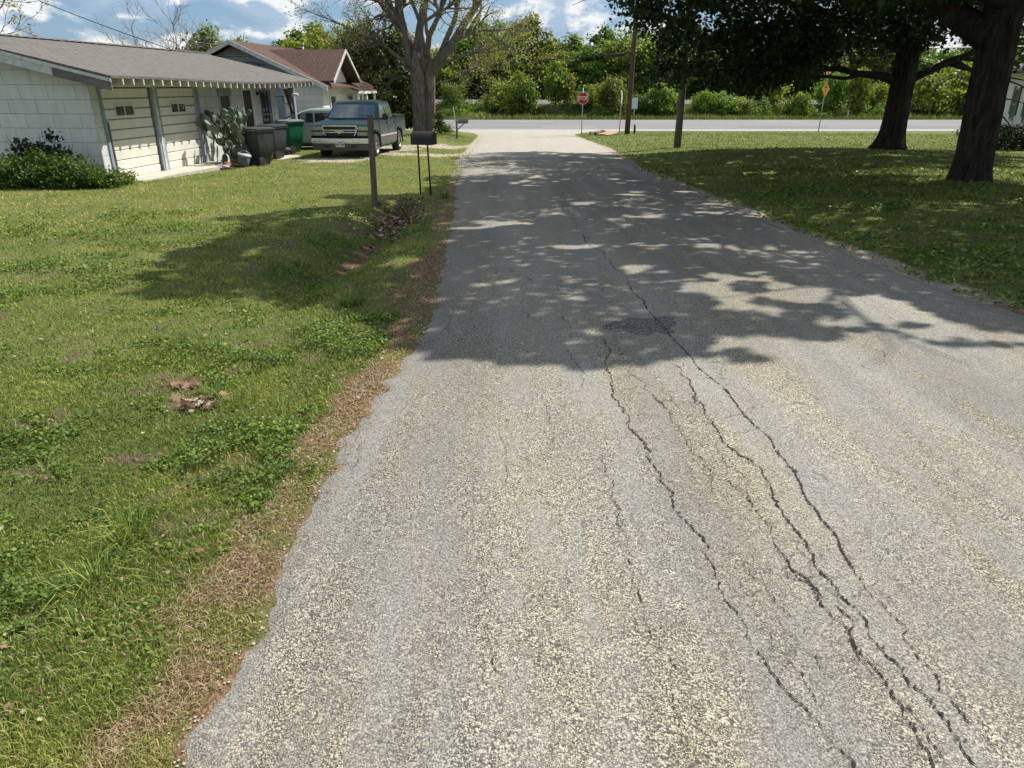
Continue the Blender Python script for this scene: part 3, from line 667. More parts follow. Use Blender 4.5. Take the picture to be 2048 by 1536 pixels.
MB().prism([(RX - .95, RZ - .62), (RX + .95, RZ - .62), (RX, RZ - .22)], -.075, -.052, 'y').build('gable_vent_backing', M_TRIMD, H2)
mb = MB()
for k in range(5): 
    hw = .95 - k * .19 - .06; z = RZ - .60 + k * .075; mb.prism([(-.12, z), (-.077, z + .05), (-.077, z)], RX - hw, RX + hw, 'x')
mb.build('gable_vent', M_BASE, H2)
mb = MB(); mb.box(-.15, 0, .15, 6.4, -.3, 2.5); mb.box(-7.2, -7.05, .25, 6.4, -.3, 2.5); mb.box(-7.05, -.15, 6.25, 6.4, -.3, 2.5); mb.build('side_wall', M_WHITE, H2)
mb = MB(); roof_slab(mb, ((RX, RZ), (.42, EZ - .10), -.5, 6.9), .07); roof_slab(mb, ((RX - .001, RZ), (-7.6, EZ - .10), -.5, 6.9), .07); H2R = mb.build('roof', M_ROOF2, H2)
zz = lambda x: EZ - .10 + (RZ - EZ + .10) * (.42 - x) / (.42 - RX) - .0 if x > RX else EZ - .10 + (RZ - EZ + .10) * (x + 7.6) / (RX + 7.6)
for s in ((RX, .43), (RX, -7.62)):
    MB().prism([(s[0], zz(s[0]) + .01), (s[1], zz(s[1]) + .01), (s[1], zz(s[1]) - .17), (s[0], zz(s[0]) - .17)], -.55, -.505, 'y').build('barge_board', M_TRIM, H2)
MB().prism([(RX, zz(RX) - .1), (.42, zz(.42) - .1), (.42, zz(.42) - .12), (RX, zz(RX) - .12)], -.5, 0, 'y').build('soffit', M_TRIMD, H2)
# vent pipe
MB().tube([(-2.6, 5.4, 3.6), (-2.6, 5.4, 4.25)], .06, 8).tube([(-2.6, 5.4, 4.25), (-2.6, 5.4, 4.32)], .1, 8).build('vent_pipe', M_METAL, H2)
# street-facing cross gable
cg = MB(); CY, CZ, CW, CE = 2.05, 3.92, 1.9, 2.62
def cslab(yb):
    x0, x1 = RX + .6, .55; t = .07; d = 1 if yb > CY else -1
    cg.add([(x0, CY, CZ), (x1, CY, CZ), (x1, yb, CE), (x0, yb, CE), (x0, CY, CZ - t), (x1, CY, CZ - t), (x1, yb, CE - t), (x0, yb, CE - t)], [(0, 1, 2, 3), (4, 7, 6, 5), (1, 5, 6, 2), (0, 3, 7, 4), (2, 6, 7, 3)])
cslab(CY - CW - .15); cslab(CY + CW + .1)
cgo = cg.build('cross_gable_roof', M_ROOF2, H2)
MB().prism([(CY - CW + .1, 2.35), (CY + CW - .1, 2.35), (CY, CZ - .12)], -.06, .02, 'x').build('cross_gable_wall', M_WHITE, H2)
for s in (CY - CW - .17, CY + CW + .12):
    MB().prism([(CY, CZ + .01), (s, CE + .01), (s, CE - .13), (CY, CZ - .13)], .552, .59, 'x').build('barge_board', M_TRIM, H2)
# porch: skirt roof, posts, doors
mb = MB(); mb.add([(-.1, 3.0, 2.52), (.72, 3.0, 2.25), (.72, 6.2, 2.25), (-.1, 6.2, 2.52), (-.1, 3.0, 2.45), (.72, 3.0, 2.18), (.72, 6.2, 2.18), (-.1, 6.2, 2.45)], [(0, 1, 2, 3), (4, 7, 6, 5), (0, 4, 5, 1), (1, 5, 6, 2), (2, 6, 7, 3)])
mb.build('porch_roof', M_ROOF2, H2); MB().box(.70, .74, 3.0, 6.2, 2.08, 2.2).build('porch_fascia', M_WHITE, H2)
for yy in (3.15, 4.55, 6.0): MB().box(.58, .68, yy, yy + .12, -.3, 2.1).build('porch_post', M_WHITE, H2, .008)
mb = MB()
for k in range(11): mb.box(.61, .64, 4.75 + k * .115, 4.79 + k * .115, .1, .85)
mb.box(.60, .65, 4.68, 5.99, .85, .92); mb.build('porch_railing', M_WHITE, H2)
win(.9, 1.75, .1, 2.05, None, H2, 'side_door', frame=M_WHITE, fw=.06, x=.03, glass=M_DARK); win(3.5, 4.3, 0, 2.05, None, H2, 'porch_door', frame=M_TRIM, x=.03, glass=M_DARK); win(4.9, 5.8, .8, 2.0, 1.4, H2, x=.03, frame=M_TRIM)
# small window in the blue wall
wf = empty('window', (-2.9, .07, 1.05)); wf.parent = H2
f = MB(); f.box(-.55, .55, -.02, .02, .42, .5); f.box(-.55, .55, -.02, .02, -.5, -.42); f.box(-.55, -.47, -.02, .02, -.42, .42); f.box(.47, .55, -.02, .02, -.42, .42); f.box(-.47, .47, -.015, .015, -.02, .02); f.build('frame', M_WHITE, wf)
MB().box(-.47, .47, -.005, .01, -.42, .42).build('pane', M_GLASS, wf)
MB().box(-1.83, -1.70, -.02, -.001, -.3, 2.42).build('corner_trim', M_BLUE, H2)
c_ = MB(); c_.tube([(-5.2, -.08, 2.95), (-4.0, -.08, 3.15), (-3.0, -.08, 3.35), (-2.3, -.08, 3.2)], .015, 5)
c_.tube([(-2.75 + .3 * math.cos(a * .5), -.085, 2.95 + .3 * math.sin(a * .5)) for a in range(14)], .012, 5); c_.build('wall_cable', M_BLACK, H2)

# ---- right-hand white house behind the trees
def gpz(u, v, zrel):
    xc = (u - 1024) / FPX; yc = (768 - v) / FPX; f = math.cos(TILT) + yc * math.sin(TILT); up = yc * math.cos(TILT) - math.sin(TILT)
    F = zrel / (up / f); return xc / f * F, F
p0 = gpz(1984, 254, -2.25); p1 = gpz(2048, 279, -2.25)
ang = math.atan2(p1[0] - p0[0], -(p1[1] - p0[1]))       # along-wall direction towards the camera
H3 = empty('white_board_house', (p0[0], p0[1], -.75), -ang if False else 0, 'white boarded house with dark shutters half hidden by the right-hand trees', 'house')
H3.rotation_euler = (0, 0, math.atan2(p1[1] - p0[1], p1[0] - p0[0]))    # local +x runs along the visible wall towards the camera
M_W3 = siding('white_boards_3', (.66, .66, .63), (.62, .62, .60), .3, 5, (.5, .5, .48), .006)
MB().box(-.3, 14, 0, 8, .1, 3.0).build('wall', M_W3, H3)
MB().box(-.28, 13.98, -.02, 7.98, -.5, .3).build('foundation', M_WHITE, H3)
mb = MB(); mb.prism([(-.7, 2.95), (4, 4.6), (8.7, 2.95), (8.7, 3.05), (4, 4.75), (-.7, 3.05)], -.9, 14.6, 'x'); mb.build('roof', pm('dark_shingles', (.10, .09, .085), None, .95, 8), H3)
def w3(x0, x1):
    w_ = empty('window', (0, 0, 0)); w_.parent = H3
    MB().box(x0, x1, -.03, -.001, .8, 2.2).build('pane', M_GLASS, w_); f = MB(); f.box(x0 - .08, x0, -.05, .0, .75, 2.28); f.box(x1, x1 + .08, -.05, .0, .75, 2.28); f.box(x0, x1, -.05, -.0, 2.2, 2.28); f.box(x0, x1, -.06, -.0, .72, .8); f.box(x0, x1, -.045, -.031, 1.48, 1.53); f.build('frame', M_BLUE, w_)
    for s in (x0 - .62, x1 + .1): MB().box(s, s + .5, -.06, -.004, 1.0, 2.35).build('shutter', pm('dark_shutter', (.05, .06, .065), None, .6), w_, .01)
u0 = ((gpz(2034, 262, -2.25)[0] - p0[0]) ** 2 + (gpz(2034, 262, -2.25)[1] - p0[1]) ** 2) ** .5
w3(6.2, 7.4); w3(10.4, 11.6)

# ================================================================== VEHICLES
def carpaint(name, c, rough=.1, dirt=.04):
    m, nt, b = newmat(name); tc = N(nt, 'ShaderNodeTexCoord').outputs['Object']
    d = maprange(nt, noise(nt, tc, 2.4, 6, .65), .4, .7, 0, dirt)
    nt.links.new(mixc(nt, d, c, tuple(q * .6 + .05 for q in c)), b.inputs['Base Color']); b.inputs['Metallic'].default_value = .0
    nt.links.new(maprange(nt, noise(nt, tc, 3, 5), .35, .7, rough, rough + .08), b.inputs['Roughness']); b.inputs['Specular IOR Level'].default_value = .14; b.inputs['Coat Weight'].default_value = .0; b.inputs['Coat Roughness'].default_value = .12
    return m
M_GREENP = carpaint('dark_green_paint', (.003, .016, .016)); M_PEWT = carpaint('pewter_paint', (.04, .034, .028), .15); M_SILV = carpaint('silver_green_paint', (.34, .39, .38), .2, .05)
M_CHROME = pm('chrome', (.80, .80, .78), (.66, .66, .64), .28, 6, metal=.75); M_TYRE = pm('tyre_rubber', (.022, .021, .02), (.045, .042, .038), .9, 10, .003)
M_RIM = pm('alloy_rim', (.45, .44, .43), (.30, .29, .28), .35, 8, metal=.8); M_CLEAR = pm('headlight_lens', (.36, .39, .30), (.22, .24, .18), .12, 14, spec=.8, coat=.8)
M_AMBER = pm('amber_lens', (.55, .16, .04), None, .2, 8); M_BGLASS = pm('vehicle_glass', (.012, .02, .026), (.035, .05, .056), .04, 2.2, spec=1, coat=1, detail=4)
M_TRIMB = pm('brown_trim', (.075, .066, .055), None, .5)
def wheel(parent, x, y, r, wdt, side, spokes=6):
    w_ = empty('wheel', (x, y, r)); w_.parent = parent
    t = MB(); n = 28; prof = [(-wdt / 2, r * .62), (-wdt / 2, r * .9), (-wdt * .38, r), (wdt * .38, r), (wdt / 2, r * .9), (wdt / 2, r * .62)]
    vs = [(px, pr * math.cos(2 * math.pi * k / n), pr * math.sin(2 * math.pi * k / n)) for k in range(n) for px, pr in prof]
    P = len(prof); fs = [(k * P + i, k * P + i + 1, ((k + 1) % n) * P + i + 1, ((k + 1) % n) * P + i) for k in range(n) for i in range(P - 1)]
    t.add(vs, fs, True); t.build('tyre', M_TYRE, w_)
    h = MB(); xs_ = side * wdt * .28
    h.tube([(xs_ - side * .06, 0, 0), (xs_, 0, 0)], r * .6, 28, smooth=False); rim = h.build('rim_back', M_PLASTIC, w_)
    s_ = MB(); s_.tube([(xs_, 0, 0), (xs_ + side * .04, 0, 0)], r * .16, 12, smooth=False)
    for k in range(spokes):
        a = 2 * math.pi * k / spokes; M = Matrix.Rotation(a, 4, 'X'); s_.box(min(xs_, xs_ + side * .03), max(xs_, xs_ + side * .03), -.035, .035, r * .1, r * .6, M)
    for k in range(28):
        a0, a1 = 2 * math.pi * k / 28, 2 * math.pi * (k + 1) / 28
        q = lambda a, rr, xx: (xx, rr * math.cos(a), rr * math.sin(a)); xo = side * wdt * .5
        s_.add([q(a0, r * .56, xo - side * .03), q(a1, r * .56, xo - side * .03), q(a1, r * .63, xo), q(a0, r * .63, xo)], [(0, 1, 2, 3)])
    s_.build('rim', M_RIM, w_); return w_
def arc(cy, cz, r, a0, a1, n=10): return [(cy + r * math.cos(R(a0 + (a1 - a0) * i / n)), cz + r * math.sin(R(a0 + (a1 - a0) * i / n))) for i in range(n + 1)]
def skin_loft(mb, secs, smooth=False):
    """secs: list of point loops with the same count"""
    n = len(secs[0]); vs = [p for s in secs for p in s]; fs = []
    for j in range(len(secs) - 1):
        for i in range(n): fs.append((j * n + i, j * n + (i + 1) % n, (j + 1) * n + (i + 1) % n, (j + 1) * n + i))
    fs.append(tuple(range(n - 1, -1, -1))); fs.append(tuple((len(secs) - 1) * n + i for i in range(n))); mb.add(vs, fs, smooth)

TX, TY = -5.70, 25.1
T = empty('pickup_truck', (TX, TY, th(TX, TY + 1.5) + .0), -R(4), 'dark green crew cab pickup with chrome grille parked on the gravel drive', 'pickup truck')
T.rotation_euler = (R(-1.0), 0, -R(4.0))
FW, RWY = .98, 4.60       # axle positions
side_poly = [(.06, .45), (.02, .72), (.05, 1.02), (.28, 1.13), (1.35, 1.20), (1.45, 1.24), (4.02, 1.26), (4.04, 1.24), (4.10, 1.24), (4.12, 1.30), (5.70, 1.32), (5.76, 1.28), (5.78, .62)] + \
    [(5.2, .50)] + arc(RWY, .38, .46, 15, 165) + [(4.1, .36), (1.5, .36)] + arc(FW, .38, .46, 10, 170) + [(.42, .40)]
bd = MB(); bd.prism(side_poly, -.97, .97, 'x'); body = bd.build('body', M_GREENP, T, .045, 3, auto=True)
for s in (-1, 1):       # pewter lower band, chrome strip
    MB().box(min(s * .972, s * .985), max(s * .972, s * .985), 1.48, 4.08, .42, .78).build('lower_panel', M_PEWT, T, .006)
    MB().box(min(s * .985, s * .998), max(s * .985, s * .998), 1.5, 4.05, .66, .71).build('side_moulding', M_CHROME, T)
    MB().box(min(s * .972, s * .985), max(s * .972, s * .985), 5.08, 5.74, .55, .78).build('lower_panel', M_PEWT, T, .006)
    for yy in (2.72, 3.98): MB().box(min(s * .974, s * .979), max(s * .974, s * .979), yy, yy + .018, .42, 1.22).build('door_gap', M_BLACK, T)
    MB().box(min(s * .974, s * .979), max(s * .974, s * .979), 1.42, 1.438, .42, 1.2).build('door_gap', M_BLACK, T)
    for yy in (2.5, 3.75): MB().box(min(s * .975, s * 1.005), max(s * .975, s * 1.005), yy, yy + .16, 1.06, 1.10).build('door_handle', M_BLACK, T, .008)
    a = MB(); a.add([(s * .965, FW + .47 * math.cos(R(t)), .38 + .47 * math.sin(R(t))) for t in range(-10, 191, 10)] + [(s * 1.0, FW + .52 * math.cos(R(t)), .38 + .53 * math.sin(R(t))) for t in range(-10, 191, 10)] , [(i, i + 1, i + 22, i + 21) for i in range(20)]); a.build('wheel_arch', M_GREENP, T)
    a = MB(); a.add([(s * .965, RWY + .47 * math.cos(R(t)), .38 + .47 * math.sin(R(t))) for t in range(-10, 191, 10)] + [(s * 1.0, RWY + .52 * math.cos(R(t)), .38 + .53 * math.sin(R(t))) for t in range(-10, 191, 10)] , [(i, i + 1, i + 22, i + 21) for i in range(20)]); a.build('wheel_arch', M_GREENP, T)
    for yy in (FW, RWY): wheel(T, s * .84, yy, .385, .26, s)
MB().box(-.9, .9, 4.2, 5.7, 1.30, 1.335).build('bed_cover', M_PLASTIC, T)
MB().box(-.85, .85, 1.0, 5.4, .28, .5).build('underbody', M_BLACK, T)
def cabsec(z, yf, yb, hx_, r=.1): return [(-hx_, yf + r, z), (-hx_ + r, yf, z), (0, yf - .05, z), (hx_ - r, yf, z), (hx_, yf + r, z), (hx_, yb - r, z), (hx_ - r, yb, z), (-hx_ + r, yb, z), (-hx_, yb - r, z)]
cb = MB(); skin_loft(cb, [cabsec(1.15, 1.40, 4.02, .94), cabsec(1.24, 1.47, 4.0, .93), cabsec(1.72, 2.06, 3.86, .80, .1), cabsec(1.80, 2.2, 3.80, .755, .12), cabsec(1.85, 2.42, 3.65, .64, .16), cabsec(1.865, 2.7, 3.4, .4, .2)], True)
o = cb.build('cab', M_GREENP, T)
if hasattr(o.data, 'set_sharp_from_angle'): o.data.set_sharp_from_angle(angle=R(28))
# windscreen: follows the cab front, 4 mm proud
def pane(name, pts, m, parent, off=(0, 0, 0)): return MB().add([tuple(p[i] + off[i] for i in range(3)) for p in pts], [tuple(range(len(pts)))]).build(name, m, parent)
ws = []; 
def ywf(z): return 1.47 + (2.06 - 1.47) * (z - 1.24) / (.48)
def hxz(z): return .93 + (.80 - .93) * (z - 1.24) / (.48)
vs = []; fs = []; rows = [1.265, 1.4, 1.55, 1.695]
for z in rows:
    hx_ = hxz(z); vs += [(-hx_ + .085, ywf(z) - .012, z), (-hx_ * .5, ywf(z) - .04, z), (0, ywf(z) - .064, z), (hx_ * .5, ywf(z) - .04, z), (hx_ - .085, ywf(z) - .012, z)]
for j in range(3):
    for i in range(4): fs.append((j * 5 + i, j * 5 + i + 1, (j + 1) * 5 + i + 1, (j + 1) * 5 + i))
MB().add(vs, fs, True).build('windscreen', M_BGLASS, T)
for s in (-1, 1):
    for a, b_, c_, d_ in ((1.72, 2.66, 2.22, 2.70), (2.78, 3.74, 2.80, 3.66)):
        pane('side_window', [(s * (hxz(1.27) + .006), a, 1.27), (s * (hxz(1.27) + .006), b_, 1.27), (s * (hxz(1.68) + .006), d_, 1.68), (s * (hxz(1.68) + .006), c_, 1.68)], M_BGLASS, T)
    mr = empty('wing_mirror', (s * .97, 1.72, 1.24)); mr.parent = T
    MB().box(-.02 if s > 0 else -.14, .14 if s > 0 else .02, -.03, .03, -.03, .02).build('mirror_arm', M_BLACK, mr, .01)
    MB().box(.06 if s > 0 else -.27, .27 if s > 0 else -.06, -.07, .05, -.04, .17).build('mirror_housing', M_PLASTIC, mr, .04, 3, auto=True)
    hl = empty('headlight', (s * .77, 0, .87)); hl.parent = T
    MB().box(-.2, .2, -.02, .12, .03, .155).build('lens', M_CLEAR, hl, .015); MB().box(-.2, .2, -.018, .12, -.16, -.01).build('lower_lens', M_CLEAR, hl, .012); MB().box(-.205, .205, -.008, .1, -.012, .032).build('divider', M_PLASTIC, hl)
    MB().box(.12 * s - .04 + .03 * s, .12 * s + .04 + .03 * s, -.024, .1, -.155, -.015).build('amber_lens', M_AMBER, hl)
gr = empty('grille', (0, -.05, .88)); gr.parent = T
MB().prism([(-.54, .16), (.54, .16), (.54, -.02), (.46, -.17), (-.46, -.17), (-.54, -.02)], 0, .06, 'y').build('mesh_panel', M_BLACK, gr)
g_ = MB(); tt = .022
g_.box(-.57, .57, -.025, .03, .15, .15 + tt * 1.4); g_.box(-.44, .44, -.025, .03, -.20, -.20 + tt * 1.2); g_.box(-.55, .55, -.03, .03, .025, .048); g_.box(-.55, .55, -.03, .03, -.045, -.022)
for s in (-1, 1):
    g_.prism([(s * .57, .17), (s * .545, .17), (s * .54, -.02), (s * .43, -.2), (s * .455, -.2), (s * .57, -.03)], -.0248, .0298, 'y')
g_.build('chrome_surround', M_CHROME, gr)
M_GOLD = pm('pale_gold_emblem', (.68, .62, .45), None, .3, metal=.6)
MB().prism([(-.15, .012), (-.055, .012), (-.045, .05), (.055, .05), (.045, .012), (.15, .012), (.13, -.035), (.055, -.035), (.045, -.07), (-.055, -.07), (-.045, -.035), (-.13, -.035)], -.05, -.03, 'y').build('emblem', M_GOLD, gr)
bp = MB(); bp.prism([(-.99, .66), (.99, .66), (.97, .50), (.5, .50), (-.5, .50), (-.97, .50)], -.12, .1, 'y'); bp.build('bumper', M_CHROME, T, .03, 3, auto=True)
MB().prism([(-.97, .74), (.97, .74), (.98, .661), (.42, .661), (.38, .64), (-.38, .64), (-.42, .661), (-.98, .661)], -.09, .1, 'y').build('bumper_cap', M_GREENP, T, .01)
MB().box(-.95, .95, -.10, .1, .28, .50).build('air_dam', M_TRIMB, T, .02)
for s in (-1, 1): MB().box(s * .45 - .09, s * .45 + .09, -.115, -.098, .36, .45).build('tow_hook_hole', M_BLACK, T)
def textmesh(body, size, m, parent, loc, rot, name='lettering', depth=.002, sx=1):
    cu = bpy.data.curves.new(name, 'FONT'); cu.body = body; cu.size = size; cu.align_x = 'CENTER'; cu.align_y = 'CENTER'; cu.extrude = depth; cu.offset = size * .018
    t = bpy.data.objects.new(name, cu); C.objects.link(t); dg = bpy.context.evaluated_depsgraph_get(); me = bpy.data.meshes.new_from_object(t.evaluated_get(dg)); bpy.data.objects.remove(t)
    o = link(name, me, m, parent); o.location = loc; o.rotation_euler = rot; o.scale = (sx, 1, 1); return o
pt = MB().box(-.155, .155, -.005, .005, -.085, .085).build('licence_plate', pm('plate_white', (.6, .6, .58), None, .5), T, .006); pt.location = (0, -.135, .47)
ch = MB()
for k in range(7):
    if k != 3: ch.box(-.115 + k * .038 - .012, -.115 + k * .038 + .012, -.0075, -.0055, -.045 + .006 * (k % 3), .03 - .005 * (k % 2))
ch.build('plate_characters', M_BLACK, pt); MB().box(-.07, .07, -.0075, -.0055, .05, .066).build('plate_heading', M_BLACK, pt)
cr = MB(); cr.tube([(-.2, 2.02, 1.68), (0, 1.98, 1.68)], .01, 5); MB().box(-.06, .06, 1.97, 2.0, 1.6, 1.66).build('rear_view_mirror', M_PLASTIC, T)

# ---- silver crossover side-on behind the truck, nose to the left
CX0, CY0 = -10.35, 30.6
K = empty('silver_car', (CX0, CY0, th(-8, 30.6) - .02), 0, 'pale silver hatchback parked side-on between the houses behind the pickup', 'car')
K.rotation_euler = (0, 0, R(90 - 180 + 3) )      # local +y (rear) points to world +x
sp = [(.02, .42), (.0, .62), (.10, .78), (.9, .93), (1.0, .94), (4.3, 1.0), (4.42, .9), (4.45, .45), (4.2, .30)] + arc(3.55, .33, .38, 5, 175) + [(3.1, .26), (1.35, .26)] + arc(.88, .33, .38, 5, 175) + [(.4, .3)]
MB().prism(sp, -.88, .88, 'x').build('body', M_SILV, K, .06, 3, auto=True)
cb = MB(); skin_loft(cb, [cabsec(.92, .95, 4.32, .86, .08), cabsec(1.0, 1.12, 4.28, .85, .08), cabsec(1.42, 1.98, 4.0, .70, .1), cabsec(1.52, 2.3, 3.7, .60, .16), cabsec(1.55, 2.6, 3.4, .4, .2)], True); o = cb.build('cabin', M_SILV, K)
if hasattr(o.data, 'set_sharp_from_angle'): o.data.set_sharp_from_angle(angle=R(28))
hk = lambda z: .85 + (.70 - .85) * (z - 1.0) / .42
for s in (-1, 1):
    for a, b_, c_, d_ in ((1.38, 2.50, 2.06, 2.48), (2.58, 3.4, 2.56, 3.32), (3.48, 4.02, 3.4, 3.72)):
        pane('side_window', [(s * (hk(1.03) + .006), a, 1.03), (s * (hk(1.03) + .006), b_, 1.03), (s * (hk(1.38) + .006), d_, 1.38), (s * (hk(1.38) + .006), c_, 1.38)], M_BGLASS, K)
    MB().box(min(s * .882, s * .888), max(s * .882, s * .888), 2.53, 2.545, .3, .98).build('door_gap', M_BLACK, K); MB().box(min(s * .882, s * .888), max(s * .882, s * .888), 3.42, 3.435, .62, .98).build('door_gap', M_BLACK, K)
    for yy in (2.32, 3.2): MB().box(min(s * .885, s * .90), max(s * .885, s * .90), yy, yy + .14, .86, .89).build('door_handle', M_SILV, K, .006)
    for yy in (.88, 3.55): wheel(K, s * .77, yy, .32, .2, s)
    MB().box(s * .92 - .07, s * .92 + .07, 1.45, 1.56, .98, 1.08).build('wing_mirror', M_SILV, K, .03)
pane('windscreen', [(-.74, 1.12, 1.02), (.74, 1.12, 1.02), (.62, 1.86, 1.40), (-.62, 1.86, 1.40)], M_BGLASS, K, (0, -.02, .02))
MB().box(-.8, .8, .9, 3.5, .14, .3).build('underbody', M_BLACK, K)

# ================================================================== BINS, CACTUS, YARD THINGS
def bin_(loc, rz, m, mlid, label, s=1.0):
    o = empty('wheeled_bin', loc, rz, label, 'bin', 'wheeled bins by the house')
    def sec(z, a, b_, y0): return [(-a, -b_ + y0, z), (a, -b_ + y0, z), (a, b_ + y0, z), (-a, b_ + y0, z)]
    mb = MB(); skin_loft(mb, [sec(.04, .20, .20, .04), sec(.32, .235, .25, .0), sec(.34, .25, .265, -.005), sec(.62, .27, .30, 0), sec(.93, .30, .34, 0), sec(.935, .32, .36, 0), sec(.98, .325, .365, 0)])
    mb.build('body', m, o, .035, 3, auto=True)
    mb = MB(); mb.box(-.215, -.10, -.325, -.29, .5, .9); mb.box(.10, .215, -.325, -.29, .5, .9); mb.build('moulded_ribs', m, o, .012)
    mb = MB(); skin_loft(mb, [sec(.985, .335, .38, 0), sec(1.02, .335, .38, 0), sec(1.055, .25, .30, 0), sec(1.065, .12, .16, 0)]); mb.build('lid', mlid, o, .018, 2, auto=True)
    t = MB(); t.tube([(-.27, .40, .97), (.27, .40, .97)], .018, 8); t.build('handle', mlid, o)
    for sx in (-1, 1):
        wv = MB(); wv.tube([(sx * .25 - .035, .22, .125), (sx * .25 + .035, .22, .125)], .125, 18, smooth=False); wv.tube([(sx * .25 - .04, .22, .125), (sx * .25 + .04, .22, .125)], .05, 10, smooth=False); wv.build('wheel', M_TYRE, o)
    o.scale = (s, s, s); return o
M_BG = pm('charcoal_plastic', (.026, .033, .036), (.045, .053, .056), .5, 5); M_BG2 = pm('grey_plastic', (.045, .048, .052), (.07, .073, .078), .5, 5); M_GRN = pm('green_plastic', (.008, .11, .045), (.014, .14, .062), .42, 5)
M_LIDG = pm('weathered_lid', (.10, .15, .12), (.16, .19, .17), .6, 6)
gx = lambda u, F: (u - 1024) / FPX * 1.045 * F
def rx(u, v, F):
    yc = (768 - v) / FPX; return (u - 1024) / FPX / (math.cos(TILT) + yc * math.sin(TILT)) * F
bx, by = rx(522, 320, 22.4), 22.4; bin_((bx, by, th(bx, by)), R(155), M_BG, M_BG, 'charcoal wheeled bin standing nearest to the prickly pear', 1.03)
bx, by = rx(550, 300, 24.9), 24.9; bin_((bx, by, th(bx, by)), R(160), M_BG2, M_BG, 'grey wheeled bin in the middle, behind the charcoal one', 1.03)
bx, by = rx(584, 290, 27.6), 27.6; bin_((bx, by, th(bx, by)), R(150), M_GRN, M_LIDG, 'bright green wheeled bin with a faded lid beside the pickup', 1.1)

# prickly pear: one body of stacked pads
M_CACT = pm('cactus_skin', (.16, .20, .13), (.045, .065, .04), .6, 3.5, .003, 30); M_CACTD = pm('dead_pads', (.16, .075, .03), (.25, .15, .07), .9, 9, .004)
rg = random.Random(5); CP = (rx(462, 300, 22.0) - .05, 22.3)
CA = empty('prickly_pear', (CP[0], CP[1], th(*CP)), 0, 'big prickly pear cactus with flat grey green pads against the house wall', 'cactus')
pads = MB(); dead = MB()
def pad(mb, base, d, nrm, L, W, t=.022):
    d = d.normalized(); s_ = d.cross(nrm).normalized(); nn = s_.cross(d).normalized(); vs = []; n = 12
    for r_, off in ((1, 0), (.8, t * .8), (.35, t), (.8, -t * .8), (.35, -t)):
        for k in range(n):
            a = 2 * math.pi * k / n; yy = L * .5 * (1 + r_ * math.sin(a)) if r_ == 1 else L * .5 * (1 + r_ * math.sin(a)); ww = W * .5 * r_ * math.cos(a) * (1 + .22 * math.sin(a))
            vs.append(base + d * yy + s_ * ww + nn * off)
    fs = []
    for k in range(n):
        k2 = (k + 1) % n; fs += [(k, k2, n + k2, n + k), (n + k, n + k2, 2 * n + k2, 2 * n + k), (k2, k, 3 * n + k, 3 * n + k2), (3 * n + k2, 3 * n + k, 4 * n + k, 4 * n + k2)]
    fs += [tuple(2 * n + k for k in range(n)), tuple(4 * n + k for k in range(n - 1, -1, -1))]; mb.add(vs, fs, True); return base + d * L * .96
def chain(base, d, lv):
    L = rg.uniform(.26, .40) * (1 - .06 * lv); nrm = Vector((rg.uniform(-1, 1), rg.uniform(-1, 1), rg.uniform(-.3, .3)))
    tip = pad(pads, base, d, nrm, L, L * rg.uniform(.58, .80), rg.uniform(.010, .016))
    if lv < 5 and tip.z < 1.6 + rg.uniform(-.3, .2):
        for _ in range(rg.choice((1, 1, 2, 2, 2) if lv < 3 else (0, 1, 1, 2))):
            nd = (d + Vector((rg.uniform(-.7, .7), rg.uniform(-.6, .6), rg.uniform(.2, .9)))).normalized(); chain(tip, nd, lv + 1)
for k in range(7):
    b0 = Vector((rg.uniform(-.25, .45), rg.uniform(-.7, .8), 0)); chain(b0, Vector((rg.uniform(-.25, .35), rg.uniform(-.4, .4), 1)), 0)
pads.build('green_stems', M_CACT, CA)
for k in range(30): pad(dead, Vector((rg.uniform(-.2, .5), rg.uniform(-1.0, .7), rg.uniform(0, .16))), Vector((rg.uniform(-1, 1), rg.uniform(-1, 1), rg.uniform(0, .6))), Vector((rg.uniform(-1, 1), rg.uniform(-1, 1), 1)), .2, .12)
dead.build('dead_pads', M_CACTD, CA)
# bucket tipped on its side
q = (rx(484, 318, 21.6), 21.6); BK = empty('tipped_bucket', (q[0], q[1], th(*q) + .02), 0, 'pale lidded plastic tub leaning in front of the charcoal bin', 'bucket'); BK.rotation_euler = (R(6), R(14), R(20))
M_TUB = pm('dirty_tub', (.07, .075, .085), (.14, .14, .15), .6, 6)
MB().tube([(0, 0, 0), (0, 0, .02), (0, 0, .30)], [.13, .14, .18], 20).build('tub', M_TUB, BK); MB().tube([(0, 0, .302), (0, 0, .31), (0, 0, .345), (0, 0, .36)], [.185, .195, .195, .17], 20).build('lid', pm('grey_lid', (.36, .38, .39), None, .6), BK)
hh = MB(); hh.tube([(.19 * math.cos(a), -.02, .28 + .17 * math.sin(a)) for a in [math.pi * i / 10 for i in range(11)]], .006, 5); hh.build('handle', M_METAL, BK)
